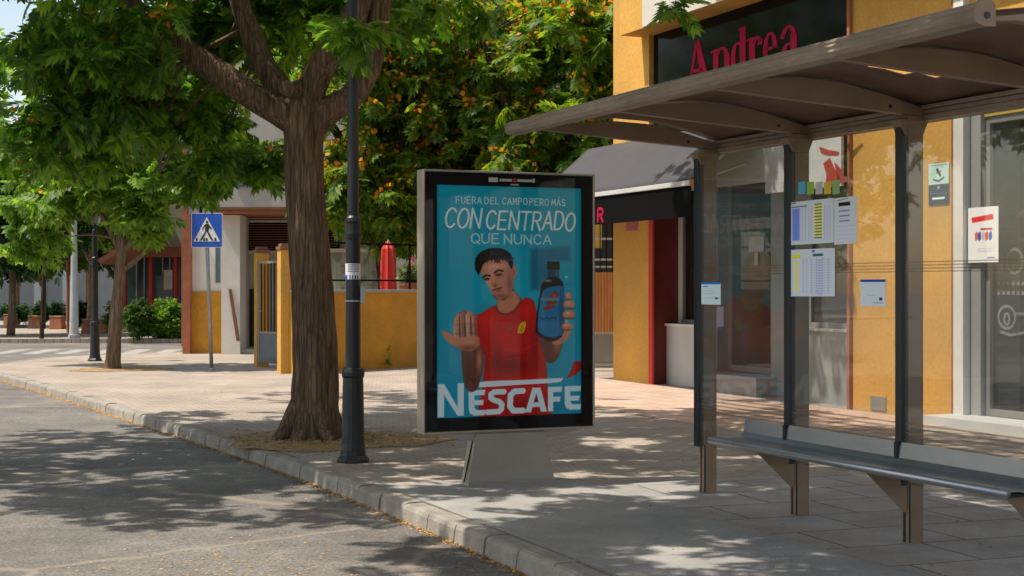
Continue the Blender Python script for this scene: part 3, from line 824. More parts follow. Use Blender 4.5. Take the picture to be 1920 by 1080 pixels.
# ------------------------------------------------------------------ foliage
def frond_template(pairs, wid=.085, spread=.46):
    q = []
    def leaflet(x, y, ang, L, w_):
        c, s_ = math.cos(ang), math.sin(ang)
        pts = [(0, 0), (L*.45, -w_), (L, 0), (L*.45, w_)]
        for a, b in pts:
            X = x + a*c - b*s_; Y = y + a*s_ + b*c
            q.append((X, Y, -.32*X*X - .25*abs(Y) + .0))
    for i in range(pairs):
        x = .10 + .82*i/pairs
        L = spread * (.55 + .75*math.sin(math.pi*(.18 + .72*i/pairs)))*.8
        for sg in (-1, 1):
            leaflet(x, 0, sg*R(52 - 14*i/pairs), L, wid)
    leaflet(.85, 0, 0, .28, wid)
    leaflet(0, 0, 0, 1.0, .012)
    return np.array(q).reshape(-1, 4, 3)
T6 = frond_template(5, .088, .46)
T4 = frond_template(4, .10, .50)
T2 = frond_template(2, .16, .62)

def quads_obj(name, V, m_, parent):
    n = V.shape[0]
    me = bpy.data.meshes.new(name)
    me.vertices.add(4*n); me.vertices.foreach_set("co", V.reshape(-1).astype(np.float32))
    me.loops.add(4*n); me.loops.foreach_set("vertex_index", np.arange(4*n, dtype=np.int32))
    me.polygons.add(n); me.polygons.foreach_set("loop_start", np.arange(0, 4*n, 4, dtype=np.int32))
    me.update(); me.validate()
    me.materials.append(m_)
    o = bpy.data.objects.new(name, me); C.objects.link(o)
    if parent: o.parent = parent
    return o
def fronds(ros, K, L, tmpl, el=(-.9, .5)):
    n = len(ros) * K
    base = np.repeat(np.asarray(ros), K, 0) + rng.normal(0, L*.12, (n, 3))
    az = rng.uniform(0, 2*np.pi, n); e = rng.uniform(*el, n)
    X = np.stack([np.cos(az)*np.cos(e), np.sin(az)*np.cos(e), np.sin(e)], 1)
    Z = np.stack([-np.cos(az)*np.sin(e), -np.sin(az)*np.sin(e), np.cos(e)], 1)
    Y = np.cross(Z, X)
    ro = rng.normal(0, .55, n)[:, None]
    Y, Z = Y*np.cos(ro) + Z*np.sin(ro), Z*np.cos(ro) - Y*np.sin(ro)
    sz = L * rng.uniform(.42, 1.25, n)
    Rm = np.stack([X, Y, Z], 1) * sz[:, None, None]
    V = np.einsum('qvk,nkc->nqvc', tmpl, Rm) + base[:, None, None, :]
    return V.reshape(-1, 4, 3)
def cloud(ells, thr=-.35, sc=1.0, ph=0.0):
    """ells: (center, (rx,ry,rz), n) -> points, clumped"""
    out = []
    for c, r_, n in ells:
        p = rng.normal(size=(n*2, 3)); p /= np.linalg.norm(p, axis=1)[:, None]
        p *= rng.uniform(0, 1, (n*2, 1))**.45
        p = p * np.array(r_) + np.array(c)
        q = np.sin(p[:, 0]*2.3*sc+ph) * np.sin(p[:, 1]*2.1*sc+ph*2) + np.sin(p[:, 2]*2.9*sc+ph) * np.cos(p[:, 0]*3.7*sc) * .7
        p = p[q > thr][:n]
        out.append(p)
    return np.concatenate(out)
def flowers(pts, k, L=.10):
    n = len(pts)*k
    base = np.repeat(np.asarray(pts), k, 0) + rng.normal(0, 1, (n, 3)) * np.array([L*.8, L*.8, L*.55])
    a = rng.normal(0, 1, (n, 3)); a /= np.linalg.norm(a, axis=1)[:, None]
    b = np.cross(a, rng.normal(0, 1, (n, 3))); b /= np.linalg.norm(b, axis=1)[:, None]
    s_ = rng.uniform(.25, .5, (n, 1))*L
    return np.stack([base - a*s_, base - b*s_*.8, base + a*s_, base + b*s_*.8], 1)
def tree(name, base, label, limbs, ells, leafm, barkm, K=6, L=.32, tmpl=T6, thr=-.35, nfl=0, flm=None, flL=.10, twigs=60, group=None, sc=1.0, ph=0.0, seg=14, rough=.06, flk=9, cat="tree", flt=None):
    t = thing(name, base, label, cat, group=group)
    b = Vector(base)
    mb = MB(); allp = []
    for li, (pts, rad) in enumerate(limbs):
        pp = catmull(pts, 8); rr = interp(rad, 8)
        allp += pp
        mb.tube([p - b for p in pp], rr, n=seg if li else seg*3, rough=rough if li else rough*1.2, seed=li*1.7, ridges=7 if li else 9)
    mb.build("trunk", barkm, t, smooth=True)
    ros = cloud(ells, thr, sc, ph)
    if flt: ros = flt(ros)
    # twigs from the limbs out to some of the leaf rosettes
    ap = np.array([tuple(p) for p in allp if p.z > b.z + 1.2] or [tuple(p) for p in allp])
    mb = MB()
    for q in rng.choice(len(ros), min(twigs, len(ros)), replace=False):
        e = ros[q]; dd = np.linalg.norm(ap - e, axis=1); j = int(np.argmin(dd + rng.uniform(0, .6, len(dd))))
        s_ = Vector(ap[j]); e = Vector(e); m1 = s_.lerp(e, .45) + Vector((rng.normal(0, .12), rng.normal(0, .12), .04*dd[j]))
        L_ = (e - s_).length
        mb.tube([p - b for p in catmull([s_, m1, e], 4)], interp([min(.045, .008 + .011*L_), .006 + .006*L_, .005], 4), n=5, cap=False)
    mb.build("branches", barkm, t, smooth=True)
    quads_obj("crown", fronds(ros - np.array(base), K, L, tmpl), leafm, t)
    if nfl:
        fp = ros[rng.choice(len(ros), min(nfl, len(ros)), replace=False)] - np.array(base) + np.array([0, 0, .03])
        quads_obj("blossom", flowers(fp, flk, flL), flm or M['flower'], t)
    return t

# the big street tree
bA = G(585, 822)
def A(px, py, dd=0.0): return WX(px, py, bA.y + dd)
limbsA = [
 ([A(588, 834), A(588, 812), A(590, 770), A(592, 700), A(587, 600), A(580, 480), A(573, 360), A(569, 270), A(570, 205), A(572,175)], [.34, .275, .24, .222, .208, .196, .188, .19, .215, .17]),
 ([A(570, 235), A(520, 205, -.05), A(460, 172, -.1), A(400, 130, -.15), A(345, 92, -.2), A(270, 30, -.3), A(170, -60, -.5), A(40, -170, -.6)], [.17, .15, .135, .125, .115, .10, .08, .05]),
 ([A(560, 215), A(525, 165, .15), A(492, 115, .25), A(465, 50, .3), A(445, -20, .4), A(420, -160, .7), A(380, -330, 1)], [.17, .13, .115, .105, .10, .08, .04]),
 ([A(565, 215), A(590, 150, -.05), A(622, 95, -.1), A(660, 40, 0), A(690, -30, .1), A(740, -180, .2), A(800, -330, .1)], [.16, .145, .135, .128, .115, .09, .05]),
 ([A(570, 245), A(615, 208, .0), A(660, 180, .05), A(690, 130, .1), A(704, 70, .1), A(716, -10, .1), A(760, -150, -.3), A(880, -260, -.8)], [.16, .14, .125, .12, .115, .11, .08, .05]),
 ([A(560, 165, -.1), A(548, 170, -.22), A(534, 163, -.34)], [.08, .085, .075]),
]
# root flare
for k in range(9):
    th = k*.72 + .2
    c = bA + Vector((.10*math.cos(th), .10*math.sin(th), .40)); q_ = (1, .85, 1.15, .9, .95)[k % 5]; e = bA + Vector((.43*q_*math.cos(th), .40*q_*math.sin(th), -.03))
    limbsA.append(([c, c.lerp(e, .55) + Vector((0, 0, -.06)), e], [.095, .065, .02]))
def E_(px, py, d, rx, ry, rz, n): return (tuple(WX(px, py, d)), (rx, ry, rz), n)
ellsA = [
 E_(250, 60, 14.8, 1.4, 1.5, .6, 120), E_(420, 40, 16.3, 1.2, 1.0, .5, 80), E_(150, 60, 15.2, .8, 1.3, .55, 55), E_(300, 190, 16.4, .8, .9, .42, 70), E_(190, 190, 15.6, .7, .8, .35, 45),
 E_(540, 10, 16.8, 1.0, .8, .35, 55), E_(450, 295, 15.4, .5, .5, .22, 26), E_(548, 290, 14.5, .17, .2, .2, 7), E_(140, 240, 15.8, .7, 1.0, .45, 60),
 E_(400, 235, 17.2, .5, .5, .3, 30), E_(440, 130, 17.4, .5, .5, .4, 24), E_(665, 45, 12.6, .20, .2, .13, 7), E_(60, 280, 17.5, .5, .7, .4, 22), E_(1290, 8, 13.0, .16, .2, .10, 5), E_(470, 265, 15.9, .35, .4, .2, 12), E_(375, 310, 16, .2, .3, .3, 12), E_(780, 10, 16.5, 1.0, .8, .3, 28),
]
def clearA(p):
    px = 960 + p[:, 0]/p[:, 1]*F; py = HZ - (p[:, 2]-H)/p[:, 1]*F
    limb = (px > 330) & (px < 745) & (py > -60) & (py < 262) & (p[:, 1] < 16.0) & ~((p[:, 1] < 13.2) & (px > 600))
    trunk = (px > 500) & (px < 690) & (py > 200) & (py < 700) & (p[:, 1] < 15.3) & ~((px < 560) & (py > 230) & (py < 330))
    return p[~(limb | trunk)]
hi = [((-3.5, 14.2, 6.6), (5.2, 3.1, 1.2), 520), ((-6.2, 13.2, 6.2), (3.0, 2.4, 1.0), 270), ((-1.3, 14.0, 6.4), (3.2, 2.8, 1.0), 260), ((-7.6, 15.2, 6.2), (2.2, 1.8, .9), 80), ((-3.0, 17.2, 6.9), (3.6, 1.8, .9), 210), ((-4.6, 20.3, 7.5), (2.8, 1.7, .7), 75), ((1.0, 19.8, 7.2), (1.5, 1.4, .6), 45), ((-5.0, 11.2, 6.2), (2.6, 1.4, .8), 130),
      ((1.0, 12.6, 6.2), (2.3, 1.9, .9), 110)]  # upper crown out of view; outlying clumps added to cast shade below
tree("street_tree", bA, "big street tree with thick furrowed trunk forking into limbs behind the tall lamp post", limbsA, ellsA + hi, M['leafA'], M['bark'], K=6, L=.285, tmpl=T6,
     nfl=230, flL=.085, twigs=130, seg=14, thr=-.45, flt=clearA)

# the slim leaning tree near the corner
bB = G(212, 691)
def B(px, py, dd=0.0): return WX(px, py, bB.y + dd)
limbsB = [
 ([B(210, 693), B(212, 670), B(217, 600), B(224, 530), B(228, 462), B(222, 400), B(210, 320)], [.17, .13, .115, .105, .10, .07, .04]),
 ([B(228, 475), B(255, 440, -.1), B(280, 380, -.2), B(300, 300, -.3)], [.06, .05, .04, .02]),
 ([B(226, 470), B(200, 420, .1), B(160, 350, .1), B(120, 280, 0)], [.06, .05, .04, .02]),
 ([B(226, 510), B(252, 490, -.05), B(285, 462, -.1)], [.045, .05, .035]),
]
ellsB = [E_(200, 300, 28, 1.5, 1.2, .9, 170), E_(290, 350, 27.6, .7, .7, .7, 65), E_(95, 350, 28, .7, .8, .6, 60), E_(300, 425, 27.8, .38, .4, .38, 22), 
         E_(60, 420, 29, .7, .6, .7, 50), E_(230, 160, 28.5, 1.9, 1.4, 1.2, 170), E_(255, 385, 27.2, .4, .4, .3, 22)]
tree("street_tree", bB, "slim pale-barked young tree leaning slightly in a round soil pit near the corner", limbsB, ellsB, M['leafB'], M['bark2'], K=6, L=.34, tmpl=T4, nfl=34, flL=.12, twigs=70, thr=-.4)

# flowering trees in the garden behind the wall
gd = [(720, 33, "flowering tree with orange blossom rising behind the wall left of the poster stand", 1.0), (880, 34.5, "flowering tree with orange blossom directly above the poster stand", 2.2), (1060, 32, "flowering tree with orange blossom close to the corner of the yellow shop building", 3.1)]
for k, (px, d, lb, ph) in enumerate(gd):
    b = WX(px, HZ, d); b.z = 0
    def Q(x, z, dd=0): return Vector((b.x + x, b.y + dd, z))
    lim = [([Q(0, -.05), Q(.05, 1.2), Q(-.05, 2.6), Q(.1, 3.6)], [.22, .17, .15, .14]),
           ([Q(.05, 3.2), Q(-.6, 4.2, -.3), Q(-1.3, 5.4, -.6), Q(-1.8, 6.8, -.6)], [.12, .10, .08, .04]),
           ([Q(.1, 3.4), Q(.5, 4.6, -.6), Q(.7, 5.8, -1.0), Q(1.0, 7.4, -1)], [.12, .10, .08, .04]),
           ([Q(.0, 3.0), Q(-.2, 4.8, .5), Q(0, 6.4, .9)], [.11, .08, .04])]
    el = [((b.x, b.y, 5.2), (2.1, 1.9, 2.4), 340), ((b.x - .3, b.y - .8, 3.6), (1.5, 1.1, .9), 150), ((b.x + .5, b.y - .6, 6.8), (1.7, 1.6, 1.2), 180)]
    if k == 0: el.append(((b.x + .4, b.y - .6, 2.9), (.9, .8, .65), 90))
    if k == 2: el += [((b.x + .2, b.y - 1.5, 3.3), (1.1, .9, .55), 80), ((b.x + .9, b.y - .5, 4.6), (1.0, .9, 2.2), 200)]
    tree("flowering_tree", b, lb, lim, el, M['leafG'], M['bark3'], K=6, L=.40, tmpl=T4, nfl=420, flL=.16, twigs=70, thr=-.5, ph=ph, group="flowering trees behind the garden wall", flk=12)

# trees that stand further back
def backtree(px, d, h, r_, label, leafm, n, ph, trunkpx=None, zc=None, L=.55, name="background_tree", tm=T2):
    b = WX(px, HZ, d); b.z = 0
    lim = [([b + Vector((0, 0, -.05)), b + Vector((.05, 0, h*.3)), b + Vector((-.1, 0, h*.7))], [.14*h/7, .10*h/7, .05]),
           ([b + Vector((0, 0, h*.32)), b + Vector((r_*.35, -.2, h*.5)), b + Vector((r_*.6, -.2, h*.7))], [.1, .08, .03]),
           ([b + Vector((0, 0, h*.3)), b + Vector((-r_*.35, .2, h*.5)), b + Vector((-r_*.6, .2, h*.72))], [.1, .08, .03])]
    zc = zc or h*.64
    el = [((b.x, b.y, zc), (r_, r_*.9, h*.34), n), ((b.x - r_*.5, b.y - r_*.3, zc - h*.14), (r_*.55, r_*.5, h*.17), n//4), ((b.x + r_*.5, b.y, zc + h*.12), (r_*.6, r_*.5, h*.2), n//4)]
    return tree(name, b, label, lim, el, leafm, M['bark2'], K=6, L=L, tmpl=tm, thr=-.45, twigs=24, ph=ph, seg=8, group="trees beyond the side road")
backtree(20, 47, 6.6, 2.5, "dense dark tree at the left edge beyond the side road", M['leafD'], 480, .5, L=.5)
backtree(215, 60, 6.2, 2.4, "olive-green tree in front of the arcade, right of the tall grey mast", M['leafD'], 300, 1.7, zc=4.3, L=.5)
backtree(80, 56, 5.2, 1.9, "low spreading olive tree with a thin trunk in front of the arcade", M['leafH'], 240, 2.9, zc=3.6, L=.42)
backtree(170, 52, 8.0, 2.4, "pale leafy tree rising behind the far street lamp", M['leafB'], 420, 2.1, zc=5.6, L=.45)
backtree(430, 50, 11.5, 3.6, "tall leafy tree rising behind the white house", M['leafB'], 620, 4.2, L=.55, zc=7.8)
backtree(640, 46, 11.0, 3.4, "tall bright tree behind the trunk of the big street tree", M['leafB'], 650, 5.2, L=.5, zc=7.2)
backtree(880, 48, 11.5, 4.0, "tall green tree behind the flowering trees, above the poster stand", M['leafB'], 650, 6.2, L=.55, zc=7.0)
backtree(1080, 46, 11.5, 3.4, "tall green tree closest to the yellow building, behind the blossom", M['leafB'], 600, 3.3, L=.55, zc=6.8)
backtree(965, 44, 12.5, 3.4, "tall tree behind the blossom, between the poster stand and the yellow building", M['leafB'], 620, 9.1, L=.5, zc=8.6)
backtree(-160, 70, 15, 4.0, "tall pale tree far back at the left edge against the sky", M['leafB'], 380, 7.2, L=.75, zc=9.5)
backtree(300, 66, 13, 4.0, "tall tree far back between the corner tree and the house", M['leafH'], 520, 8.2, L=.75, zc=9.0)
# unseen trees; the first is added to shade the shelter and near road
b = ST(0.6, 2.7)
def Q2(x, y, z): return Vector((b.x + x, b.y + y, z))
tree("street_tree", (b.x - 3.2, b.y-1.6, 0), "unseen street tree added beside the camera to shade the shelter", [([Q2(-3.2, -1.6, -.05), Q2(-3.2, -1.5, 2), Q2(-3.0, -1.2, 4.4)], [.25, .19, .15]), ([Q2(-3.0, -1.2, 4.2), Q2(-2, .5, 5.2), Q2(-.5, 2.5, 6)], [.12, .1, .05])],
     [((.9, 6.6, 6.2), (2.6, 2.4, .9), 230), ((-1.7, 9.0, 5.9), (1.6, 1.3, .6), 70), ((3.4, 4.8, 6.3), (2.6, 2.2, .9), 170), ((1.9, 10.2, 6.6), (2.2, 1.5, .7), 120), ((-1.5, 4.5, 6.4), (2.4, 1.6, .9), 120), ((1.2, 8.2, 6.6), (2.4, 1.6, .8), 150), ((-1.6, 8.6, 6.1), (2.3, 2.0, .6), 190), ((-.4, 11.4, 6.3), (2.4, 1.2, .6), 110), ((-.9, 6.8, 6.4), (1.2, 1.6, .7), 80), ((2.2, 6.0, 7.2), (3, 2.4, .8), 170)], M['leafA'], M['bark'], K=6, L=.36, tmpl=T4, thr=-.35, twigs=40, seg=8)
for k, (sx, tx, hz_, lb) in enumerate(((21, -6.5, 6.6, "nearest street tree across the road, outside the photo on the left"), (31, -9, 5.6, "second street tree across the road, outside the photo on the left"), (40, -14, 6.5, "third street tree across the road, outside the photo on the left"), (47, -8, 8.5, "tall street tree across the road, outside the photo on the left"), (55, -13, 9.5, "farthest tall street tree across the road, outside the photo on the left"))):
    p0 = ST(sx, tx)
    tree("street_tree", tuple(p0), lb, [([p0 + Vector((0, 0, -.05)), p0 + Vector((.1, 0, 2.5)), p0 + Vector((0, .1, 5))], [.25, .19, .12])],
     [((p0.x, p0.y, hz_), (3.4 + k*.5, 3.4 + k*.5, 2.9 + k*.7), 520)], M['leafG'], M['bark'], K=6, L=.45, tmpl=T4, thr=-.4, twigs=40, seg=8, ph=k)

# ------------------------------------------------------------------ black lamp posts
def lamp_post(base, h, label, sticker=True, sc=1.0):
    t = thing("street_lamp", base, label, "street lamp", rotz=TH, group="black street lamps")
    mb = MB(); mb.lathe([(.145*sc, 0), (.145*sc, .025), (.125*sc, .05), (.115*sc, .06), (.112*sc, .10)], 8)
    mb.build("base_plate", M['postpaint'], t, bevel=.004)
    mb = MB(); mb.lathe([(.108*sc, .10), (.10*sc, .16), (.088*sc, .72), (.098*sc, .74), (.100*sc, .77), (.092*sc, .80), (.074*sc, .81)], 16)
    mb.build("pedestal", M['postpaint'], t)
    mb = MB(); mb.lathe([(.066*sc, .81), (.062*sc, 1.9), (.068*sc, 1.92), (.072*sc, 1.95), (.068*sc, 1.98), (.066*sc, 2.04), (.072*sc, 2.06), (.066*sc, 2.09), (.05*sc, 2.11), (.046*sc, h - .45), (.055*sc, h-.44), (.055*sc, h-.40), (.03*sc, h-.38), (.03*sc, h - .3)], 20)
    mb.build("pole", M['postpaint'], t, smooth=False)
    mb = MB(); mb.lathe([(.05, h-.30), (.10, h-.27), (.17, h+.10), (.155, h+.10), (.09, h-.26)], 6)
    ln = mb.build("lantern", M['shopglass'], t)
    mb = MB(); mb.lathe([(.19, h+.10), (.17, h+.15), (.07, h+.26), (.03, h+.30), (.015, h+.36)], 12); mb.build("cap", M['postpaint'], ln)
    if sticker:
        n = 14; r_ = .0655*sc
        def wrap(z0, z1, a0, a1, rr):
            mb = MB(); vs = []
            for z in (z0, z1):
                for k in range(n+1):
                    th = R(a0 + (a1-a0)*k/n); vs.append((rr*math.cos(th), rr*math.sin(th), z))
            return mb.add(vs, [(k, k+1, n+2+k, n+1+k) for k in range(n)])
        wrap(1.565, 1.70, 160, 330, .0662).build("sticker", M['paper'], t)
        wrap(1.555, 1.60, 160, 205, .0675).build("sticker", M['blue'], t)
        mb = MB()
        for z, a0, a1 in ((1.685, 210, 300), (1.668, 205, 300), (1.65, 205, 295), (1.632, 215, 290)):
            wrap(z, z+.006, a0, a1, .0668)
        for k in range(4):
            w2 = wrap(1.567, 1.60, 225+k*20, 234+k*20, .0668); mb.add(w2.v, w2.f)
        for z in (1.685, 1.668, 1.65, 1.632):
            w2 = wrap(z, z+.006, 208, 302, .0668); mb.add(w2.v, w2.f)
        mb.build("sticker_print", M['signblack'], t)
        mb = MB(); mb.box(.05, .085, -.075, -.03, 1.36, 1.50); mb.build("cable_clip", M['palegrey'], t, bevel=.004)
        wrap(1.375, 1.385, 0, 360, .069).build("cable_tie", M['palegrey'], t)
    return t
lamp_post(G(662, 866), 4.7, "tall black street lamp post with a paper sticker, close beside the big tree")
lamp_post(G(178, 677), 3.05, "black street lamp with visible lantern near the corner, beside the slim tree", sticker=False, sc=1.0)
tf = thing("lamp_mast", G(139, 634.5), "tall plain grey steel mast on the far pavement of the side road", "lamp mast")
mb = MB(); mb.lathe([(.17, 0), (.17, .1), (.13, .12), (.125, .9), (.10, 1.8), (.085, 2.9), (.075, 6.5), (.05, 7.2)], 16); mb.build("pole", M['greypole'], tf, smooth=False)
mb = MB(); mb.tube([(0, 0, 7.1), (-.3, -.2, 7.5), (-1.2, -.6, 7.6)], .04, 8); mb.box(-1.7, -1.1, -.75, -.5, 7.52, 7.64); mb.build("arm", M['greypole'], tf)

# ------------------------------------------------------------------ pedestrian crossing sign
bs = G(397, 695)
t = thing("crossing_sign", bs, "blue square pedestrian crossing sign on a slightly leaning grey pole", "road sign")
top = WX(386, 398, bs.y) - bs
mb = MB(); mb.tube([(0, 0, -.02), top * .5, top], .034, 12); mb.build("pole", M['steel'], t, smooth=True)
mb = MB(); mb.lathe([(.05, 0), (.05, .03), (.036, .05)], 12); mb.build("pole_collar", M['steel'], t)
ang = R(-7)
def SG(a, b, dy):     # sign-plane coordinates (metres from the centre)
    c = WX(389, 432, bs.y) - bs
    return Vector((c.x + a*math.cos(ang), c.y - .045 + a*math.sin(ang) - dy, c.z + b))
def plate(name, pts, m_, d0, d1, par=t):
    mb = MB(); mb.prism(pts, lambda a, b: SG(a, b, d0), lambda a, b: SG(a, b, d1))
    return mb.build(name, m_, par)
def rrect(hw, hh, r_, n=5):
    out = []
    for cx, cy, a0 in ((hw-r_, hh-r_, 0), (-hw+r_, hh-r_, 90), (-hw+r_, -hh+r_, 180), (hw-r_, -hh+r_, 270)):
        out += [(cx + r_*math.cos(R(a0+90*k/n)), cy + r_*math.sin(R(a0+90*k/n))) for k in range(n+1)]
    return out
pl = plate("sign_plate", rrect(.288, .31, .03), M['signwhite'], 0, .012)
plate("blue_field", rrect(.277, .299, .026), M['blue'], .0125, .016, pl)
plate("white_triangle", [(-.245, -.20), (.245, -.20), (0, .235)], M['signwhite'], .0165, .019, pl)
mb = MB()
def fig(pts): mb.prism(pts, lambda a, b: SG(a, b, .0195), lambda a, b: SG(a, b, .022))
fig(arc(.005, .148, .024, .026, 0, 330, 11))
fig([(-.02, .115), (.035, .115), (.045, .03), (.03, -.02), (-.03, -.02), (-.03, .04)])
fig([(-.022, .113), (-.07, .06), (-.085, .01), (-.068, .005), (-.05, .05), (-.02, .08)])
fig([(.034, .113), (.07, .06), (.098, .03), (.09, .012), (.055, .035), (.03, .07)])
fig([(-.03, -.018), (-.002, -.018), (-.035, -.09), (-.10, -.185), (-.135, -.185), (-.07, -.09)])
fig([(.0, -.018), (.03, -.018), (.07, -.09), (.125, -.185), (.09, -.185), (.035, -.1)])
for a in (-.185, -.05, .0, .16): fig([(a-.022, -.19), (a+.02, -.19), (a+.012, -.135), (a-.014, -.135)])
mb.build("walking_figure", M['signblack'], pl)
mb = MB(); mb.box(-.06, .06, -.03, .03, 0, .04)
br = mb.build("bracket", M['steel'], t); br.location = SG(0, .15, -.03) - Vector((0, 0, 0))
mb = MB(); mb.box(-.06, .06, -.03, .03, 0, .04)
br = mb.build("bracket", M['steel'], t); br.location = SG(0, -.2, -.03)

# ------------------------------------------------------------------ poster stand
s0, t0 = 10.62, 4.49
K_ = thing("advertising_stand", ST(s0 + .07, t0), "freestanding aluminium poster stand with a teal coffee advert in a black border", "advertising stand", rotz=TH)
# local: x = t, y = s; front face y=-.07
hw, zb, zt = .708, .405, 2.375; fy, by = -.07, .07
fw = .017
mb = MB()
mb.box(-hw, -hw+fw, fy, by, zb, zt); mb.box(hw-fw, hw, fy, by, zb, zt)
mb.box(-hw+fw, hw-fw, fy, by, zb, zb+fw); mb.box(-hw+fw, hw-fw, fy, by, zt-fw, zt)
mb.build("frame", M['kioskframe'], K_, bevel=.006)
mb = MB(); mb.box(-hw+fw, hw-fw, fy+.022, by-.02, zb+fw, zt-fw); mb.build("back_panel", M['blackmatte'], K_)
# black border (four strips) and the poster set in it
x0, x1 = -.594, .596; pz0, pz1 = .522, 2.262; yb = fy+.012
mb = MB()
mb.box(-hw+fw, x0, yb, yb+.009, zb+fw, zt-fw); mb.box(x1, hw-fw, yb, yb+.009, zb+fw, zt-fw)
mb.box(x0, x1, yb, yb+.009, zb+fw, pz0); mb.box(x0, x1, yb, yb+.009, pz1, zt-fw)
mb.build("black_border", M['black'], K_)
sheet("poster", M['poster'], K_, (x0, yb+.006, pz0), (x1, yb+.006, pz0), (x1, yb+.006, pz1), (x0, yb+.006, pz1))
mb = MB(); mb.box(-hw+fw+.002, hw-fw-.002, yb-.007, yb-.004, zb+fw+.002, zt-fw-.002); mb.build("front_glass", M['posterglass'], K_)
lg = MB()
lx = -.18
for a, b, z0, z1 in ((0, .075, 2.293, 2.327), (.09, .19, 2.30, 2.319), (.235, .37, 2.30, 2.319)): lg.box(lx+a, lx+b, yb-.003, yb-.0005, z0, z1)
lg.box(lx+.365, lx+.38, yb-.003, yb-.0005, 2.296, 2.328); lg.box(.0, .065, yb-.003, yb-.0005, 2.272, 2.281)
lg.build("maker_plate", M['palegrey'], K_)
lg = MB(); lg.prism(arc(lx+.212, 2.31, .018, .018, 0, 330, 11), lambda a, b: (a, yb-.0035, b), lambda a, b: (a, yb-.001, b)); lg.build("maker_emblem", M['red'], K_)
# underside wings and foot
mb = MB(); mb.prism([(-.62, zb), (.62, zb), (.36, zb-.06), (-.36, zb-.06)], lambda a, b: (a, -.045, b - .001), lambda a, b: (a, .045, b - .001)); mb.build("underside_wing", M['kioskfoot'], K_)
mb = MB()
n = 10; rows = []
for k in range(n+1):
    u = k/n; z = zb - .012 - (zb-.012)*u
    hwid = .285 + .075*u; fl = -.072 - .03*max(0, (u-.72)/.28)**2
    rows.append([(-hwid, fl, z), (hwid, fl, z), (hwid, .062, z), (-hwid, .062, z)])
vs = [p for r_ in rows for p in r_]
mb.add(vs, [(k*4+j, k*4+(j+1) % 4, (k+1)*4+(j+1) % 4, (k+1)*4+j) for k in range(n) for j in range(4)] + [(0, 1, 2, 3), (n*4+3, n*4+2, n*4+1, n*4)])
ft = mb.build("foot", M['kioskfoot'], K_)
mb = MB(); mb.box(-.46, .50, -.16, .14, .004, .011); mb.build("floor_plate", M['concrete'], K_)
mb = MB(); mb.prism([(-.290, zb-.05), (-.2945, zb-.05), (-.3685, .03), (-.364, .03)], lambda a, b: (a, -.03, b), lambda a, b: (a, -.015, b)); mb.build("side_groove", M['blackmatte'], K_)

# ------------------------------------------------------------------ bus shelter
posts = [9.62, 8.44, 7.27, 6.10, 4.93]
TP = 5.6
B_ = thing("bus_shelter", ST(7.27, TP), "open aluminium bus shelter with curved ribs, brown roof and glass back wall", "bus shelter", rotz=TH)
def L_(s, t, z): return (t - TP, s - 7.27, z)
def LB(mb, s0, s1, t0, t1, z0, z1): return mb.box(t0-TP, t1-TP, s0-7.27, s1-7.27, z0, z1)
for s in posts:
    mb = MB()
    LB(mb, s-.032, s+.032, TP-.035, TP+.075, 0, 2.50)
    p = mb.build("post", M['alubrown'], B_, bevel=.004)
    mb = MB(); LB(mb, s-.012, s+.012, TP-.0365, TP-.030, .012, .36); LB(mb, s-.0335, s-.030, TP-.028, TP-.018, .012, .36); mb.build("groove", M['navy'], p)
    mb = MB(); LB(mb, s-.030, s+.030, TP-.082, TP-.037, .345, 2.46)
    mb.build("gasket", M['navy'], p, bevel=.004)
    mb = MB(); mb.prism([(TP-.10, 2.47), (TP+.10, 2.47), (TP+.06, 2.38), (TP-.06, 2.38)], lambda a, b: L_(s-.045, a, b), lambda a, b: L_(s+.045, a, b)); mb.build("bracket", M['alubrown'], p)
# glass panels between the posts
for i in range(4):
    a, b = posts[i+1] + .02, posts[i] - .02
    mb = MB(); LB(mb, a, b, TP-.062, TP-.054, .36, 2.44); g_ = mb.build("glass_panel", M['glass'], B_)
    for z0_, n_, st_, h_ in ((1.585, 4, .018, .008), (.60, 5, .026, .010)):
        mb = MB()
        for k in range(n_): LB(mb, a+.03, b-.03, TP-.0645, TP-.0628, z0_ + st_*k, z0_ + st_*k + h_)
        mb.build("printed_lines", M['frit'], g_)
# beams, ribs, roof
def rib_top(u): # u 0 front .. 1 back
    pts = [(0, 2.60), (.25, 2.655), (.45, 2.682), (.62, 2.672), (.8, 2.62), (.92, 2.572), (1, 2.545)]
    for (a, za), (b, zb_) in zip(pts[:-1], pts[1:]):
        if u <= b:
            w_ = (u-a)/(b-a); w_ = w_*w_*(3-2*w_) if False else w_
            return za + (zb_-za)*w_
    return pts[-1][1]
TF, TR = 4.10, 5.70
for s in posts:
    n = 20; top_ = []; bot = []
    for k in range(n+1):
        u = k/n; tt = TF + .05 + (TR-TF-.02)*u
        zt_ = rib_top(u) - .012
        zb_ = min(zt_ - .02, 2.60 - .105*u**.9)
        if u < .1: zb_ = max(zb_, 2.575)
        top_.append((tt, zt_)); bot.append((tt, zb_))
    out = bot + top_[::-1]
    mb = MB(); mb.prism(out, lambda a, b: L_(s-.03, a, b), lambda a, b: L_(s+.03, a, b))
    rb = mb.build("rib", M['alubrown'], B_)
    mb = MB()
    for sg in (-1,):
        mb.prism(arc(TP-.16, 2.545, .011, .011, 0, 315, 7), lambda a, b: L_(s-.034, a, b), lambda a, b: L_(s-.029, a, b))
    mb.build("bolt", M['navy'], rb)
s_far, s_near = 9.70, 4.86
prof = [(0, 2.548), (-.03, 2.556), (-.048, 2.575), (-.042, 2.587), (-.050, 2.600), (-.038, 2.612), (-.044, 2.622), (-.018, 2.640), (.03, 2.643), (.05, 2.625), (.05, 2.55)]
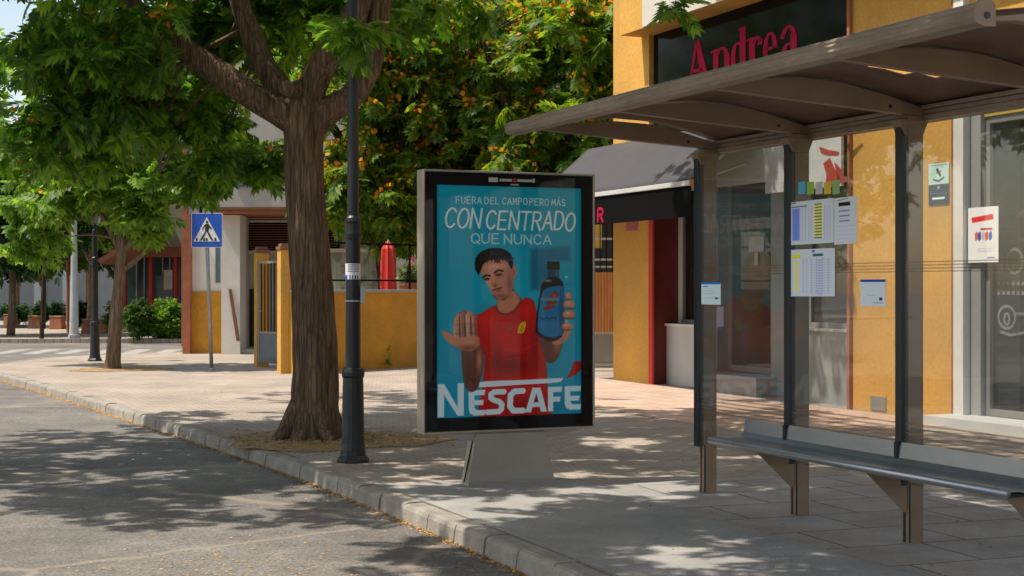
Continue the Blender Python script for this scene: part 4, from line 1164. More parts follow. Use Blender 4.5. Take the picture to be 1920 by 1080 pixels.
mb = MB(); mb.prism([(TF+a, b) for a, b in prof], lambda a, b: L_(s_near, a, b), lambda a, b: L_(s_far, a, b))
fb = mb.build("front_beam", M['beam'], B_)
mb = MB(); mb.prism([(TF+a*1.12, 2.595+(b-2.595)*1.15) for a, b in prof], lambda a, b: L_(s_near-.012, a, b), lambda a, b: L_(s_near-.001, a, b)); mb.build("end_cap", M['alubrown'], fb)
mb = MB(); mb.prism(arc(TF+.012, 2.585, .014, .014, 0, 330, 11), lambda a, b: L_(s_near-.017, a, b), lambda a, b: L_(s_near-.0125, a, b)); mb.build("bolt", M['navy'], fb)
mb = MB()
LB(mb, s_near, s_far, TR-.03, TR+.08, 2.47, 2.505); LB(mb, s_near, s_far, TR-.02, TR+.08, 2.507, 2.535); LB(mb, s_near, s_far, TR-.035, TR+.085, 2.537, 2.562)
mb.build("rear_gutter", M['beam'], B_, bevel=.004)
# roof sheet (thin, curved) with a broken corner in one bay
for i in range(4):
    a, b = posts[i+1], posts[i]
    mb = MB(); n = 24; m_ = 12
    idx = {}; vs = []
    for k in range(n+1):
        u = k/n
        for j in range(m_+1):
            sj = a + (b-a)*j/m_
            zz = rib_top(u) + .010 + .012*math.sin(math.pi*j/m_)
            idx[k, j] = len(vs); vs.append(L_(sj, TF+.03+(TR-TF)*u, zz))
    fs = []
    for k in range(n):
        for j in range(m_):
            if i == 2 and 13 <= k <= 18 and 2 <= j <= 7 and (k - 13) < (j - 1) * 1.3 and (k < 17 or j < 7) : continue
            fs.append((idx[k, j], idx[k+1, j], idx[k+1, j+1], idx[k, j+1]))
    mb.add(vs, fs)
    rs = mb.build("roof_panel", M['roofsheet'], B_, smooth=True)
    sm = rs.modifiers.new("thickness", 'SOLIDIFY'); sm.thickness = .006; sm.offset = 1
# posters and notices on the glass: each a thing of its own
def on_glass(name, kind, px0, px1, y0, y1, t_, label, cat, tilt=0.0, group=None, m_=None):
    sa, _ = sOn(px0, t_); sb, _ = sOn(px1, t_); pm = (px0+px1)/2
    zt_ = zOn(pm, y0, t_); zb_ = zOn(pm, y1, t_)
    c = ST((sa+sb)/2, t_, zb_)
    o = sheet(name, m_ or PAP[kind], None, ST(sa, t_, zb_) - c, ST(sb, t_, zb_+tilt) - c, ST(sb, t_, zt_+tilt) - c, ST(sa, t_, zt_) - c, .0015)
    o.location = c
    return tag(o, label, cat, group)
TG = TP - .066
on_glass("timetable", 'timetable', 1481, 1563, 376, 458, TG, "upper left white bus timetable sheet with a yellow column, taped to the shelter glass", "timetable", .004)
on_glass("timetable", 'list', 1564, 1607, 370, 458, TG, "upper right timetable sheet with a few dark headings, taped beside the yellow-column sheet", "timetable", .004)
on_glass("timetable", 'table', 1482, 1565, 467, 556, TG, "lower timetable sheet with yellow and green headings, below the two upper sheets", "timetable", .002)
on_glass("notice", 'notice', 1315, 1351, 529, 571, TG, "small pale notice with blue top bar on the far end of the shelter glass", "notice")
on_glass("notice", 'notice2', 1613, 1660, 524, 574, TG, "small white notice with dark blue top bar on the glass right of the timetables", "notice")
cols = [(0.08, .52, .80), (.33, .62, .06), (.62, .62, .70), (.80, .62, .05), (.30, .58, .22)]
names = ["light blue", "lime green", "pale grey", "yellow", "green patterned"]
for k, c_ in enumerate(cols):
    m_ = mat("sticker_" + names[k].replace(' ', '_'), c_, .5, var=.12, scale=60)
    x = 1497 + k*16
    on_glass("sticker", None, x, x+13, 341 - (k > 3)*3, 364, TG, names[k] + " paper tab above the timetables on the shelter glass", "sticker", 0, "coloured tabs on the shelter glass", m_)

# bench fixed to the shelter posts
Bn = thing("bench", ST(7.49, 5.4), "long steel bench with raised back edge, under the bus shelter", "bench", rotz=TH)
def LN(s, t, z): return (t - 5.4, s - 7.49, z)
bs0, bs1 = 6.02, 8.95
sec = [(5.235, .45), (5.232, .468), (5.245, .482), (5.28, .486), (5.36, .474), (5.43, .470), (5.48, .480), (5.508, .51), (5.52, .60)]
sec2 = [(a + (.006 if k > 5 else 0) + (.003 if k < 2 else 0), b - .010) for k, (a, b) in enumerate(sec)]
outl = sec + sec2[::-1]
mb = MB(); mb.prism([p for p in outl], lambda a, b: LN(bs0, a, b), lambda a, b: LN(bs1, a, b))
mb.build("seat", M['bench'], Bn)
mb = MB(); mb.tube([LN(bs0 + .004, 5.240, .466), LN(bs1 - .004, 5.240, .466)], .020, 14); mb.build("front_lip", M['benchlip'], Bn, smooth=True)
for s in (8.44, 7.27, 6.10):
    mb = MB(); mb.prism([(5.27, .440), (5.56, .440), (5.56, .20), (5.545, .19)], lambda a, b: LN(s-.028, a, b), lambda a, b: LN(s-.020, a, b))
    bk = mb.build("bracket", M['alubrown'], Bn)
    mb = MB(); mb.box(5.25-5.4, 5.53-5.4, s-.05-7.49, s+.01-7.49, .441, .458); mb.build("pad", M['navy'], bk)
    mb = MB(); mb.box(5.49-5.4, 5.535-5.4, s-.02-7.49, s+.02-7.49, .40, .62) if False else mb.box(5.50-5.4, 5.524-5.4, s-.015-7.49, s+.015-7.49, .48, .60); mb.build("gasket", M['navy'], bk)

# ------------------------------------------------------------------ yellow shop building
TW = 11.1
Y_ = thing("shop_building", ST(16, TW), "yellow building with a magenta shop name on dark glass above grey shopfronts", "building", rotz=TH)
def YB(mb, s0, s1, t0, t1, z0, z1): return mb.box(t0-TW, t1-TW, s0-16, s1-16, z0, z1)
def yb(name, m_, s0, s1, t0, t1, z0, z1, par=None, bevel=0.0):
    return YB(MB(), s0, s1, t0, t1, z0, z1).build(name, m_, par or Y_, bevel=bevel)
sP0, _ = sOn(1217, TW); sP1, _ = sOn(1150, TW)
sW1, _ = sOn(1597, TW); sW0, _ = sOn(1790, TW)
TB = 17.5
yb("wall", M['yellow'], sP0, sP1, TW, 11.75, 0, 7.5)                    # corner pillar
yb("wall", M['yellow'], sP1 - .3, sP1, 11.75, TB, 0, 7.5)              # return wall
yb("wall", M['yellow'], sW0, sW1, TW, 11.75, 0, 5.388)                  # pier between shops
yb("wall", M['yellow'], 2.0, sP0, 11.25, 11.75, 5.392, 7.5)
yb("wall", M['yellow'], 2.0, sW0, TW+.05, 11.75, 3.75, 5.388)
yb("wall", M['offwhite'], 2.0, sP1 - .3, TB, TB + .2, 0, 7.5)
yb("roof", M['offwhite'], 2.0, sP1, TW, TB + .3, 7.5, 7.7)
# projecting band: yellow soffit and end, cream face
sc1, _ = sOn(1162, 10.72); sc0, _ = sOn(1206, 10.72)
yb("band", M['yellow'], 6.0, sc1, 10.72, 11.247, 5.392, 7.0)
yb("band_panel", M['cream'], 6.0, sc0, 10.70, 10.718, 5.40, 6.99)
# sign glass
fa = yb("sign_glass", M['signglass'], sW1 + .002, sP0 - .002, 11.18, 11.22, 3.6, 5.388)
yb("lintel", M['blackmatte'], sW1 + .002, sP0 - .002, 11.25, 11.75, 3.6, 5.388)
# magenta letters, heavy condensed serif
mb = MB()
ls0, _ = sOn(1283, 11.12); ls1, _ = sOn(1486, 11.12)
zb0 = zOn(1283, 163, 11.12); zcap = zOn(1300, 76, 11.12)
Ltot = ls0 - ls1; hh = (zcap - zb0)
def LW_(a, b, dep): return (11.179 - dep*.18 - TW, ls0 - a*Ltot - 16, zb0 + b*hh)
def lp(pts): mb.prism([p for p in pts][::-1], lambda a, b: LW_(a, b, 0), lambda a, b: LW_(a, b, .05))
def stem(x, w_, y0, y1, serif_top=True, serif_bot=True):
    lp([(x, y0), (x+w_, y0), (x+w_, y1), (x, y1)])
    if serif_bot: lp([(x-.014, y0), (x+w_+.014, y0), (x+w_+.014, y0+.05), (x-.014, y0+.05)])
    if serif_top: lp([(x-.022, y1-.07), (x, y1-.02), (x, y1), (x-.022, y1-.03)])
def ring(cx, cy, rx, ry, a0, a1, wx, wy, n=14):
    o_ = arc(cx, cy, rx, ry, a0, a1, n); i_ = arc(cx, cy, rx-wx, ry-wy, a0, a1, n)
    for q in range(n): lp([i_[q], o_[q], o_[q+1], i_[q+1]] if a1 > a0 else [o_[q], i_[q], i_[q+1], o_[q+1]])
# A
lp([(.085, 1.0), (.125, 1.0), (.222, 0), (.142, 0)]); lp([(.085, 1.0), (.105, .92), (.035, 0), (.012, 0)]); lp([(.045, .28), (.16, .28), (.155, .36), (.05, .36)])
lp([(-.02, 0), (.065, 0), (.065, .05), (-.02, .05)]); lp([(.13, 0), (.235, 0), (.235, .05), (.13, .05)]); lp([(.06, 1.0), (.10, 1.0), (.10, .93)])
# n
stem(.262, .050, 0, .68); ring(.345, .50, .062, .20, 0, 160, .035, .06); stem(.368, .050, 0, .52, False)
# d
stem(.515, .052, 0, 1.0); ring(.492, .35, .062, .36, 60, 300, .042, .05)
# r
stem(.60, .052, 0, .72); ring(.672, .54, .045, .18, 20, 170, .03, .07); lp([(.675, .52), (.715, .52), (.72, .62), (.69, .68)])
# e
ring(.785, .36, .062, .37, 0, 320, .038, .05); lp([(.745, .36), (.845, .36), (.845, .42), (.745, .42)])
# a
stem(.955, .052, 0, .56, False); ring(.940, .54, .060, .22, 0, 165, .036, .055); ring(.935, .20, .052, .21, 60, 300, .036, .05); lp([(.872, .52), (.905, .50), (.91, .60), (.878, .62)])
mb.build("sign_letters", M['magenta'], Y_)
# left shop bay: red reveal, pale plinth, white frame, dark opening
sR = sP0
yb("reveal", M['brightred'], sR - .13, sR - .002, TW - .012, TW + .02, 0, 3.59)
yb("reveal", M['shadedred'], sR - .06, sR - .003, TW + .022, 11.80, 0, 3.59)
sD1, _ = sOn(1368, 11.7); sD0, _ = sOn(1474, 11.7)
s1280, _ = sOn(1279, 11.6)
yb("plinth", M['palegrey'], sD1 + .02, sR - .065, TW + .27, 11.66, 0, .90)
yb("plinth_cap", M['white'], sD1 + .02, sR - .065, TW + .24, 11.68, .902, .935)
fr = yb("window_frame", M['white'], s1280, s1280 + .10, 11.58, 11.66, .937, 3.59)
YB(YB(MB(), sD1 + .03, s1280 - .002, 11.59, 11.65, .937, 1.0), sD1 + .03, s1280 - .002, 11.59, 11.65, 3.0, 3.07).build("rail", M['frame'], fr)
yb("window_pane", M['shopglass'], sD1 + .03, s1280 - .002, 11.61, 11.62, 1.0, 3.0, fr)
# door of the middle shop
dr = thing  # (name kept short below)
zD = zOn(1420, 335, 11.7)
def frame_(name, s0, s1, t0, t1, z0, z1, w_, m_, par=None):
    mb = MB()
    YB(mb, s0, s0+w_, t0, t1, z0, z1); YB(mb, s1-w_, s1, t0, t1, z0, z1); YB(mb, s0+w_, s1-w_, t0, t1, z0, z0+w_); YB(mb, s0+w_, s1-w_, t0, t1, z1-w_, z1)
    return mb.build(name, m_, par or Y_, bevel=.004)
do = frame_("door", sD0, sD1, 11.66, 11.74, .27, 2.42, .09, M['frame'])
yb("glass", M['shopglass'], sD0+.09, sD1-.09, 11.695, 11.705, .36, 2.33, do)
yb("handle", M['alu'], sD0+.13, sD0+.24, 11.62, 11.64, 1.15, 1.19, do)
yb("door_notice", M['palegrey'], sD0+.55, sD0+.95, 11.685, 11.692, 2.0, 2.22, do)
yb("door_notice", M['palegrey'], sD0+.7, sD0+.8, 11.685, 11.692, 1.8, 1.99, do)
tr_ = frame_("transom", sD0, sD1, 11.66, 11.74, 2.425, zD + .25, .06, M['frame'])
yb("pane", M['shopglass'], sD0+.06, sD1-.06, 11.695, 11.705, 2.485, zD+.19, tr_)
yb("entrance_step", M['greystone'], sD0 - .15, sD1 + .0, 11.12, 11.655, 0, .262, bevel=.006)
yb("door_surround", M['frame'], sD1 + .002, sD1+.02, 11.50, 11.75, .0, 3.59)
sC1 = sD0 - .002; sC0, _ = sOn(1512, 11.4)
yb("column", M['greystone'], sC0, sC1, 11.45, 11.76, 0, 3.59)
# window right of the door with grey stone plinth
yb("stone_plinth", M['greystone'], sW1 + .16, sC0 - .002, 11.30, 11.70, 0, .93)
yb("stone_sill", M['palegrey'], sW1 + .16, sC0 - .002, 11.27, 11.70, .932, .965)
wn = frame_("window", sW1 + .16, sC0 - .004, 11.42, 11.50, .967, 2.9, .07, M['frame'])
yb("pane", M['shopglass'], sW1+.23, sC0 - .074, 11.45, 11.46, 1.037, 2.83, wn)
yb("reveal", M['shadedred'], sW1 + .002, sW1 + .155, TW + .04, 11.76, 0, 3.59)
# pale fascia boards with dark red plant print, under the sign
fb_ = yb("fascia_board", M['palegrey'], sC0 + .35, sD1 + .3, 10.98, 11.02, 2.90, 3.42)
fc_ = yb("fascia_board", M['palegrey'], sW1 + .05, sC0 + .34, 10.98, 11.02, 2.74, 3.50)
mb = MB()
def fpt(a, b, dep): return (10.976 - dep - TW, sC0 + .34 - (a*1.2 + .50) - 16, 2.74 + b)
def fp(pts): mb.prism(pts[::-1], lambda a, b: fpt(a, b, 0), lambda a, b: fpt(a, b, .002))
fp([(.62,.52),(.80,.46),(.98,.42),(.96,.38),(.76,.40),(.66,.44)]); fp([(.70,.30),(.82,.36),(.90,.22),(1.0,.10),(.98,.0),(.74,.02),(.76,.16)]); fp([(1.0,.66),(1.2,.76),(1.22,.72),(1.04,.58)]); fp([(.9,.30),(1.02,.20),(1.1,.04),(.96,.04)])
mb.build("printed_plants", M['red'], fc_)
# rooms behind the glass
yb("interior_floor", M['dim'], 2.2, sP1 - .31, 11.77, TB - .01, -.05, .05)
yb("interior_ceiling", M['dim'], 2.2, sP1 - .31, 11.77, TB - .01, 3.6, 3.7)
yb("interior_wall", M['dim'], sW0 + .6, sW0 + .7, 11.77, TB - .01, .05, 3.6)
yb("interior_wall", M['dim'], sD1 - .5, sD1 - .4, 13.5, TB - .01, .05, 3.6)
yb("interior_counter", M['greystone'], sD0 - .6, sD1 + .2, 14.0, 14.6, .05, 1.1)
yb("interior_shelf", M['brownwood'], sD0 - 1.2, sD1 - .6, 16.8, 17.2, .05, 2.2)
yb("drainpipe", M['terracotta'], sW1 - .015, sW1 + .04, TW - .045, TW - .003, 0, 5.38)
yb("expansion_strip", M['terracotta'], sW0 - .012, sW0 + .035, TW - .02, TW - .003, 0, 5.38)
yb("access_hatch", M['frame'], *(sorted((sOn(1633, TW)[0], sOn(1662, TW)[0]))), TW - .012, TW - .002, .03, .19)
# right shop
sJ0, _ = sOn(1810, TW); sG1, _ = sOn(1851, TW+.15)
yb("jamb", M['white'], sJ0, sW0 - .014, TW - .03, 11.70, 0, 7.0 if False else 5.36)
yb("pilaster", M['greystone'], sG1, sJ0 - .002, TW + .06, 11.70, 0, 3.74)
wr = frame_("shop_window", 9.2, sG1 - .003, TW + .12, TW + .22, .10, 3.35, .075, M['frame'])
yb("pane", M['shopglass'], 9.275, sG1 - .078, TW + .165, TW + .175, .175, 3.275, wr)
yb("top_panel", M['yellowpaint'], 9.2, sG1 - .003, TW + .10, TW + .24, 3.352, 3.748)
yb("door_step", M['palegrey'], 6, sG1 + .35, TW - .45, TW + .10, 0, .095)
yb("threshold", M['greystone'], 9.2, sG1 - .003, TW + .105, TW + .6, .0, .098)
mb = MB()
zz = zOn(1890, 490, TW + .15)
def gp(a, b, dep): return (TW + .160 - dep - TW, sG1 - .20 - a - 16, zz + b)
def gs(pts, w_):
    for (ax, ay), (bx, by_) in zip(pts[:-1], pts[1:]):
        dx, dy = bx-ax, by_-ay; L = math.hypot(dx, dy) or 1; nx, ny = -dy/L*w_/2, dx/L*w_/2
        q = [(ax-nx, ay-ny), (ax+nx, ay+ny), (bx+nx, by_+ny), (bx-nx, by_-ny)]
        mb.prism(q, lambda a, b: gp(a, b, 0), lambda a, b: gp(a, b, .002))
gs([(.02, -.11), (.02, .11)], .035); gs(arc(.22, 0, .12, .13, 0, 360, 20), .03)
for r_ in range(2):
    for k in range(9): gs([(-.05 + k*.075, -.24 - r_*.10), (.0 + k*.075, -.24 - r_*.10)], .04)
gs(arc(.10, -.60, .13, .12, 0, 360, 20), .03); gs(arc(.10, -.62, .04, .06, 0, 360, 12), .03); gs([(.24, -.56), (.6, -.56)], .03); gs([(.0, -.76), (.15, -.79), (.5, -.74)], .03)
mb.build("window_lettering", M['etch'], wr)
on_glass("poster", 'redposter', 1815, 1872, 388, 492, TW - .035 + .06, "white poster with a red banner, on the shopfront at the right of the photo", "poster")
on_glass("plaque", 'plaque', 1741, 1779, 306, 384, TW - .010, "two-tone pale and teal plaque fixed to the yellow pier", "plaque")
on_glass("sticker", None, 1174, 1196, 414, 433, TW - .006, "small pink-red paper label on the yellow corner pillar under the awning", "sticker", 0, None, mat("pink_label", (.45, .10, .12), .6, var=.4, scale=30))
on_glass("sticker", None, 1341, 1357, 575, 612, 11.3, "small lilac leaflet seen through the far shelter glass", "sticker", 0, None, mat("lilac_label", (.32, .28, .42), .6, var=.3, scale=30))

# awning on the corner
aw0, _ = sOn(1302, 9.95); aw1 = 22.9
Aw = thing("awning", ST((aw0+aw1)/2, TW), "grey fabric awning with black valance over the corner shop", "awning", rotz=TH)
sm_ = (aw0+aw1)/2
def AB(mb, s0, s1, t0, t1, z0, z1): return mb.box(t0-TW, t1-TW, s0-sm_, s1-sm_, z0, z1)
mb = MB(); n = 16; k2 = 8; vs = []
for i in range(n+1):
    for j in range(k2+1):
        u = j/k2; s = aw0 + (aw1-aw0)*i/n
        z = 3.80 + (2.90-3.80)*u - .05*math.sin(math.pi*u) + .012*math.sin(i*2.4)*math.sin(math.pi*u)
        vs.append((-.03 - u*1.15, s - sm_, z))
mb.add(vs, [(i*(k2+1)+j, (i+1)*(k2+1)+j, (i+1)*(k2+1)+j+1, i*(k2+1)+j+1) for i in range(n) for j in range(k2)])
fo = mb.build("fabric", M['awning'], Aw, smooth=True)
sm = fo.modifiers.new("thickness", 'SOLIDIFY'); sm.thickness = .004
mb = MB(); AB(mb, aw0, aw1, 9.88, 9.94, 2.83, 2.895); mb.build("front_bar", M['palegrey'], Aw, bevel=.006)
mb = MB(); AB(mb, aw0 - .03, aw0 - .002, 9.87, 9.95, 2.82, 2.905); mb.build("end_cap", M['wood'], Aw)
mb = MB(); AB(mb, aw0 + .02, aw1 - .02, 9.905, 9.915, 2.42, 2.828); mb.build("valance", M['blackmatte'], Aw)
mb = MB()
for s in (aw0 + .4, aw1 - .4): mb.tube([(-.05, s - sm_, 3.2), (-.6, s - sm_ + .2, 3.0), (-1.15, s - sm_, 2.86)], .02, 8)
mb.build("folding_arms", M['palegrey'], Aw)
mb = MB()
sv, _ = sOn(1137, 9.9)
for st in GL['R']:
    for (ax, ay), (bx, by_) in zip(st[:-1], st[1:]):
        dx, dy = (bx-ax)*.2, (by_-ay)*.2; L = math.hypot(dx, dy) or 1; nx, ny = -dy/L*.022, dx/L*.022
        def vpt(a, b, dep): return (9.903 - dep - TW, sv + .30 - a - sm_, 2.45 + b)
        mb.prism([(ax*.2-nx, ay*.2-ny), (ax*.2+nx, ay*.2+ny), (bx*.2+nx, by_*.2+ny), (bx*.2-nx, by_*.2-ny)], lambda a, b: vpt(a, b, 0), lambda a, b: vpt(a, b, .003))
mb.build("letter", M['magenta'], Aw)

# terrace screen between the garden wall and the corner pillar
dS = 27.0
Ts = thing("terrace_screen", WX(1080, HZ, dS) - Vector((0, 0, H)), "terrace screen of orange wooden slats under black bars, beside the yellow corner pillar", "screen")
xo = Ts.location.x
def xs(px, d): return (px - 960)/F*d
mb = MB()
x = xs(985, dS)
while x < xs(1165, dS): mb.box(x - xo, x + .042 - xo, -.01, .02, .67, 1.76); x += .052
mb.build("slats", M['wood'], Ts)
mb = MB(); mb.box(xs(985, dS)-xo, xs(1165, dS)-xo, .03, .06, .06, .66); mb.build("lower_panel", M['frame'], Ts)
mb = MB()
for z in (.66, .10): mb.box(xs(985, dS)-xo, xs(1165, dS)-xo, -.03, .028, z, z+.04)
mb.build("rails", M['alu'], Ts)
mb = MB()
x = xs(985, dS)
while x < xs(1165, dS): mb.box(x - xo, x + .018 - xo, .0, .018, 1.77, 2.85); x += .11
mb.box(xs(985, dS)-xo, xs(1165, dS)-xo, -.01, -.001, 2.72, 2.76)
mb.build("bars", M['blackmatte'], Ts)
mb = MB()
for z in (1.84, 1.97, 2.34): mb.box(xs(985, dS)-xo, xs(1165, dS)-xo, .08, .10, z, z+.035)
mb.build("cross_slats", M['palegrey'], Ts)
mb = MB(); mb.box(xs(1100, dS)-xo, xs(1130, dS)-xo, .3, .34, 2.2, 2.65); mb.build("panel", M['yellowpaint'], Ts)
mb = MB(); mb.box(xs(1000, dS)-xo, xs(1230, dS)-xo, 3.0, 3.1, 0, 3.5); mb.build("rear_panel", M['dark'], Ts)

# ------------------------------------------------------------------ garden wall, railing, gate
pA = G(553, 701.5); pB = G(780, 687.5); dirw = (pB - pA).normalized(); angw = math.atan2(dirw.y, dirw.x)
Lw = (pB - pA).length
Gw = thing("garden_wall", pA, "low ochre garden wall with grey coping behind the big tree and lamp post", "wall", rotz=angw)
mb = MB(); mb.box(.05, Lw + 2.35, 0, .2, 0, 1.40); mb.build("wall", M['ochre'], Gw)
mb = MB(); mb.box(.05, Lw + 2.35, -.03, .23, 1.402, 1.45); mb.build("coping", M['greystone'], Gw, bevel=.005)
Rl = thing("railing", pA + dirw*.05 + Vector((0, 0, 1.45)), "thin black railing bars above the ochre garden wall", "railing", rotz=angw)
mb = MB(); mb.tube([(0, .1, .17), (Lw + 2.3, .1, .17)], .016, 8); mb.tube([(0, .1, .84), (Lw + 2.3, .1, .84)], .018, 8); mb.build("bars", M['blackmatte'], Rl)
for q in (1.35, 3.0, 4.5):
    mb = MB(); mb.box(q-.015, q+.015, .085, .115, .0, .87); mb.build("post", M['blackmatte'], Rl)
def pillar(px0, px1, pyb, label, ztop):
    c = G((px0+px1)/2, pyb); w_ = (px1-px0)/F*c.y*.5
    t = thing("gate_pillar", c, label, "gate pillar", rotz=R(24), group="ochre gate pillars")
    mb = MB(); mb.box(-w_*.8, w_*.8, 0, w_*1.6, 0, ztop); mb.build("shaft", M['yellow'], t)
    mb = MB(); mb.box(-w_*.92, w_*.92, -.03, w_*1.6+.03, ztop+.002, ztop+.06); mb.box(-w_*.7, w_*.7, .02, w_*1.5, ztop+.062, ztop+.11); mb.build("cap", M['brownwood'], t, bevel=.008)
    return t
pillar(479, 507, 687.5, "left ochre gate pillar with a brown cap, beside the white house", 2.14)
pillar(523, 556, 700.5, "right ochre gate pillar with a brown cap, touching the big tree's trunk in view", 2.14)
gc = G(512, 690)
Gt = thing("garden_gate", gc, "narrow grey metal gate between the two ochre pillars", "gate", rotz=R(-52))
mb = MB(); mb.box(-.55, .75, -.015, .015, .08, .62); mb.build("lower_panel", M['bluegrey'], Gt)
mb = MB()
mb.box(-.55, -.51, -.02, .02, .06, 1.98); mb.box(.71, .75, -.02, .02, .06, 1.98); mb.box(-.51, .71, -.02, .02, 1.94, 1.98); mb.box(-.51, .71, -.02, .02, .63, .67)
mb.build("frame", M['frame'], Gt)
mb = MB()
for k in range(10): mb.box(-.44+k*.12, -.425+k*.12, -.008, .008, .672, 1.938)
mb.build("bars", M['blackmatte'], Gt)
mb = MB(); mb.tube([(-.45, -.05, 1.05), (-.36, -.05, 1.05)], .012, 8); mb.build("handle", M['steel'], Gt)

# ------------------------------------------------------------------ white house
dH = 34.0
Ho = thing("white_house", WX(500, HZ, dH) - Vector((0, 0, H)), "white single-storey house with ochre dado, terracotta eave and dark shuttered window", "house")
hx = Ho.location.x
def hb(name, m_, px0, px1, d0, d1, z0, z1, par=None, bevel=0.0):
    mb = MB(); mb.box(xs(px0, d0) - hx, xs(px1, d0) - hx, d0 - dH, d1 - dH, z0, z1)
    return mb.build(name, m_, par or Ho, bevel=bevel)
hb("column", M['terracotta'], 342, 356, 34.1, 34.4, -.05, 3.12)
hb("wall", M['white'], 356, 416, 34.35, 34.6, 1.42, 3.10)
hb("dado", M['ochre'], 354, 416, 34.3, 34.6, 0, 1.40)
hb("column", M['white'], 415, 450, 33.8, 34.6, 0, 3.10)
hb("small_window", M['bluegrey'], 404, 413, 34.33, 34.348, 1.6, 2.4)
pk = MB(); pk.prism([(xs(428,33.7)-hx, 1.45), (xs(433,33.7)-hx, 1.45), (xs(449,33.7)-hx, .30), (xs(443,33.7)-hx, .30)], lambda a, b: (a, -.28, b), lambda a, b: (a, -.22, b)); pk.build("plank", M['brownwood'], Ho)
hb("porch_wall", M['offwhite'], 448, 720, 35.6, 35.8, 0, 3.10)
hb("porch_floor", M['palegrey'], 440, 700, 34.0, 35.6, 0, .10)
hb("porch_side", M['offwhite'], 447, 454, 34.62, 35.6, .1, 3.1)
wd = hb("door", M['dark'], 461, 477, 35.55, 35.59, .1, 1.45)
wd2 = hb("door_slot", M['blackmatte'], 451, 456, 35.4, 35.598, .1, 2.05)
w1 = hb("window_shutter", M['blackmatte'], 462, 636, 35.50, 35.54, 2.35, 3.0)
mb = MB()
for k in range(11): mb.box(xs(464, 35.5) - hx, xs(634, 35.5) - hx, 1.485, 1.498, 2.38 + k*.056, 2.40 + k*.056)
mb.build("slats", M['brownwood'], w1)
mb = MB(); a, b = xs(457, 35.5)-hx, xs(641, 35.5)-hx
mb.box(a, b, 1.47, 1.58, 2.28, 2.345); mb.box(a, b, 1.47, 1.58, 3.005, 3.06); mb.build("window_surround", M['cream'], Ho)
# eave with terracotta tiles
ev = hb("eave", M['terracotta'], 396, 660, 33.3, 36.5, 3.12, 3.19)
hb("roof_edge", M['brownwood'], 398, 658, 33.25, 36.4, 3.192, 3.25)
up = hb("upper_wall", M['offwhite'], 350, 650, 38.0, 42.0, 0, 6.2)
hb("upper_pilaster", M['terracotta'], 340, 351, 37.9, 38.2, 0, 6.0)
hb("upper_window", M['bluegrey'], 440, 480, 37.95, 38.0, 4.0, 5.2)
mb = MB(); mb.tube([(xs(373, 34.4)-hx, .6, 3.1), (xs(373, 34.4)-hx, .6, 6.2)], .035, 8); mb.build("mast", M['blackmatte'], Ho)
# things in the garden
Tw = thing("tiled_outhouse", WX(675, HZ, 33.0) - Vector((0, 0, H)), "grey-green tiled outbuilding wall seen above the garden wall", "outbuilding")
mb = MB(); mb.box(-.75, .55, 0, 1.5, 0, 2.25); mb.build("wall", brick_mat("pale_wall_tiles", (.33, .34, .30), (.37, .38, .33), (.22, .22, .2), .1, .1, .006, off=0, noise=.1), Tw)
mb = MB(); mb.box(-.85, .65, -.1, 1.6, 2.252, 2.33); mb.build("roof", M['offwhite'], Tw)
Um = thing("parasol", WX(728, HZ, 31) - Vector((0, 0, H)), "closed bright red parasol standing behind the garden wall", "parasol")
mb = MB(); mb.lathe([(.03, 1.0), (.145, 1.1), (.15, 1.5), (.14, 2.0), (.12, 2.28), (.04, 2.42)], 24)
for v_ in range(len(mb.v)):
    x, y, z = mb.v[v_]; a = math.atan2(y, x); k = 1 + .16*math.cos(8*a); mb.v[v_] = (x*k, y*k, z)
mb.build("canopy", M['brightred'], Um)
mb = MB(); mb.lathe([(.02, 0), (.02, 2.46)], 8); mb.build("pole", M['palegrey'], Um)
mb = MB(); mb.lathe([(.25, 0), (.25, .06), (.05, .1)], 16); mb.build("foot", M['greystone'], Um)
Pf = thing("potted_plant", WX(768, HZ, 30) - Vector((0, 0, H)), "terracotta pot with red flowers behind the wall, left of the poster stand", "potted plant")
mb = MB(); mb.lathe([(.0, 1.15), (.15, 1.15), (.21, 1.52), (.235, 1.53), (.235, 1.58), (.2, 1.58), (.19, 1.5), (0, 1.5)], 16); mb.build("pot", M['terracotta'], Pf)
mb = MB(); mb.box(-.3, .3, -.25, .25, 0, 1.148); mb.build("stand", M['offwhite'], Pf)
rp = cloud([((0, 0, 1.82), (.28, .25, .25), 40)], -2)
quads_obj("foliage", fronds(rp, 5, .14, T2), M['leafH'], Pf); quads_obj("blossom", flowers(rp[:12] + np.array([0, 0, .06]), 7, .07), M['pink'], Pf)
wp = G(725, 690); wp.y -= .12
We = thing("weed", wp, "small green weed growing at the foot of the ochre garden wall", "weed")
quads_obj("foliage", fronds(cloud([((0, 0, .12), (.07, .05, .12), 16), ((-.01, 0, .30), (.03, .03, .14), 7)], -3), 4, .10, T2, (-.1, 1.3)), M['leafB'], We)
mb = MB(); mb.tube([(0, 0, 0), (.01, 0, .2), (-.01, 0, .42)], .004, 5); mb.build("stem", M['leafH'], We)

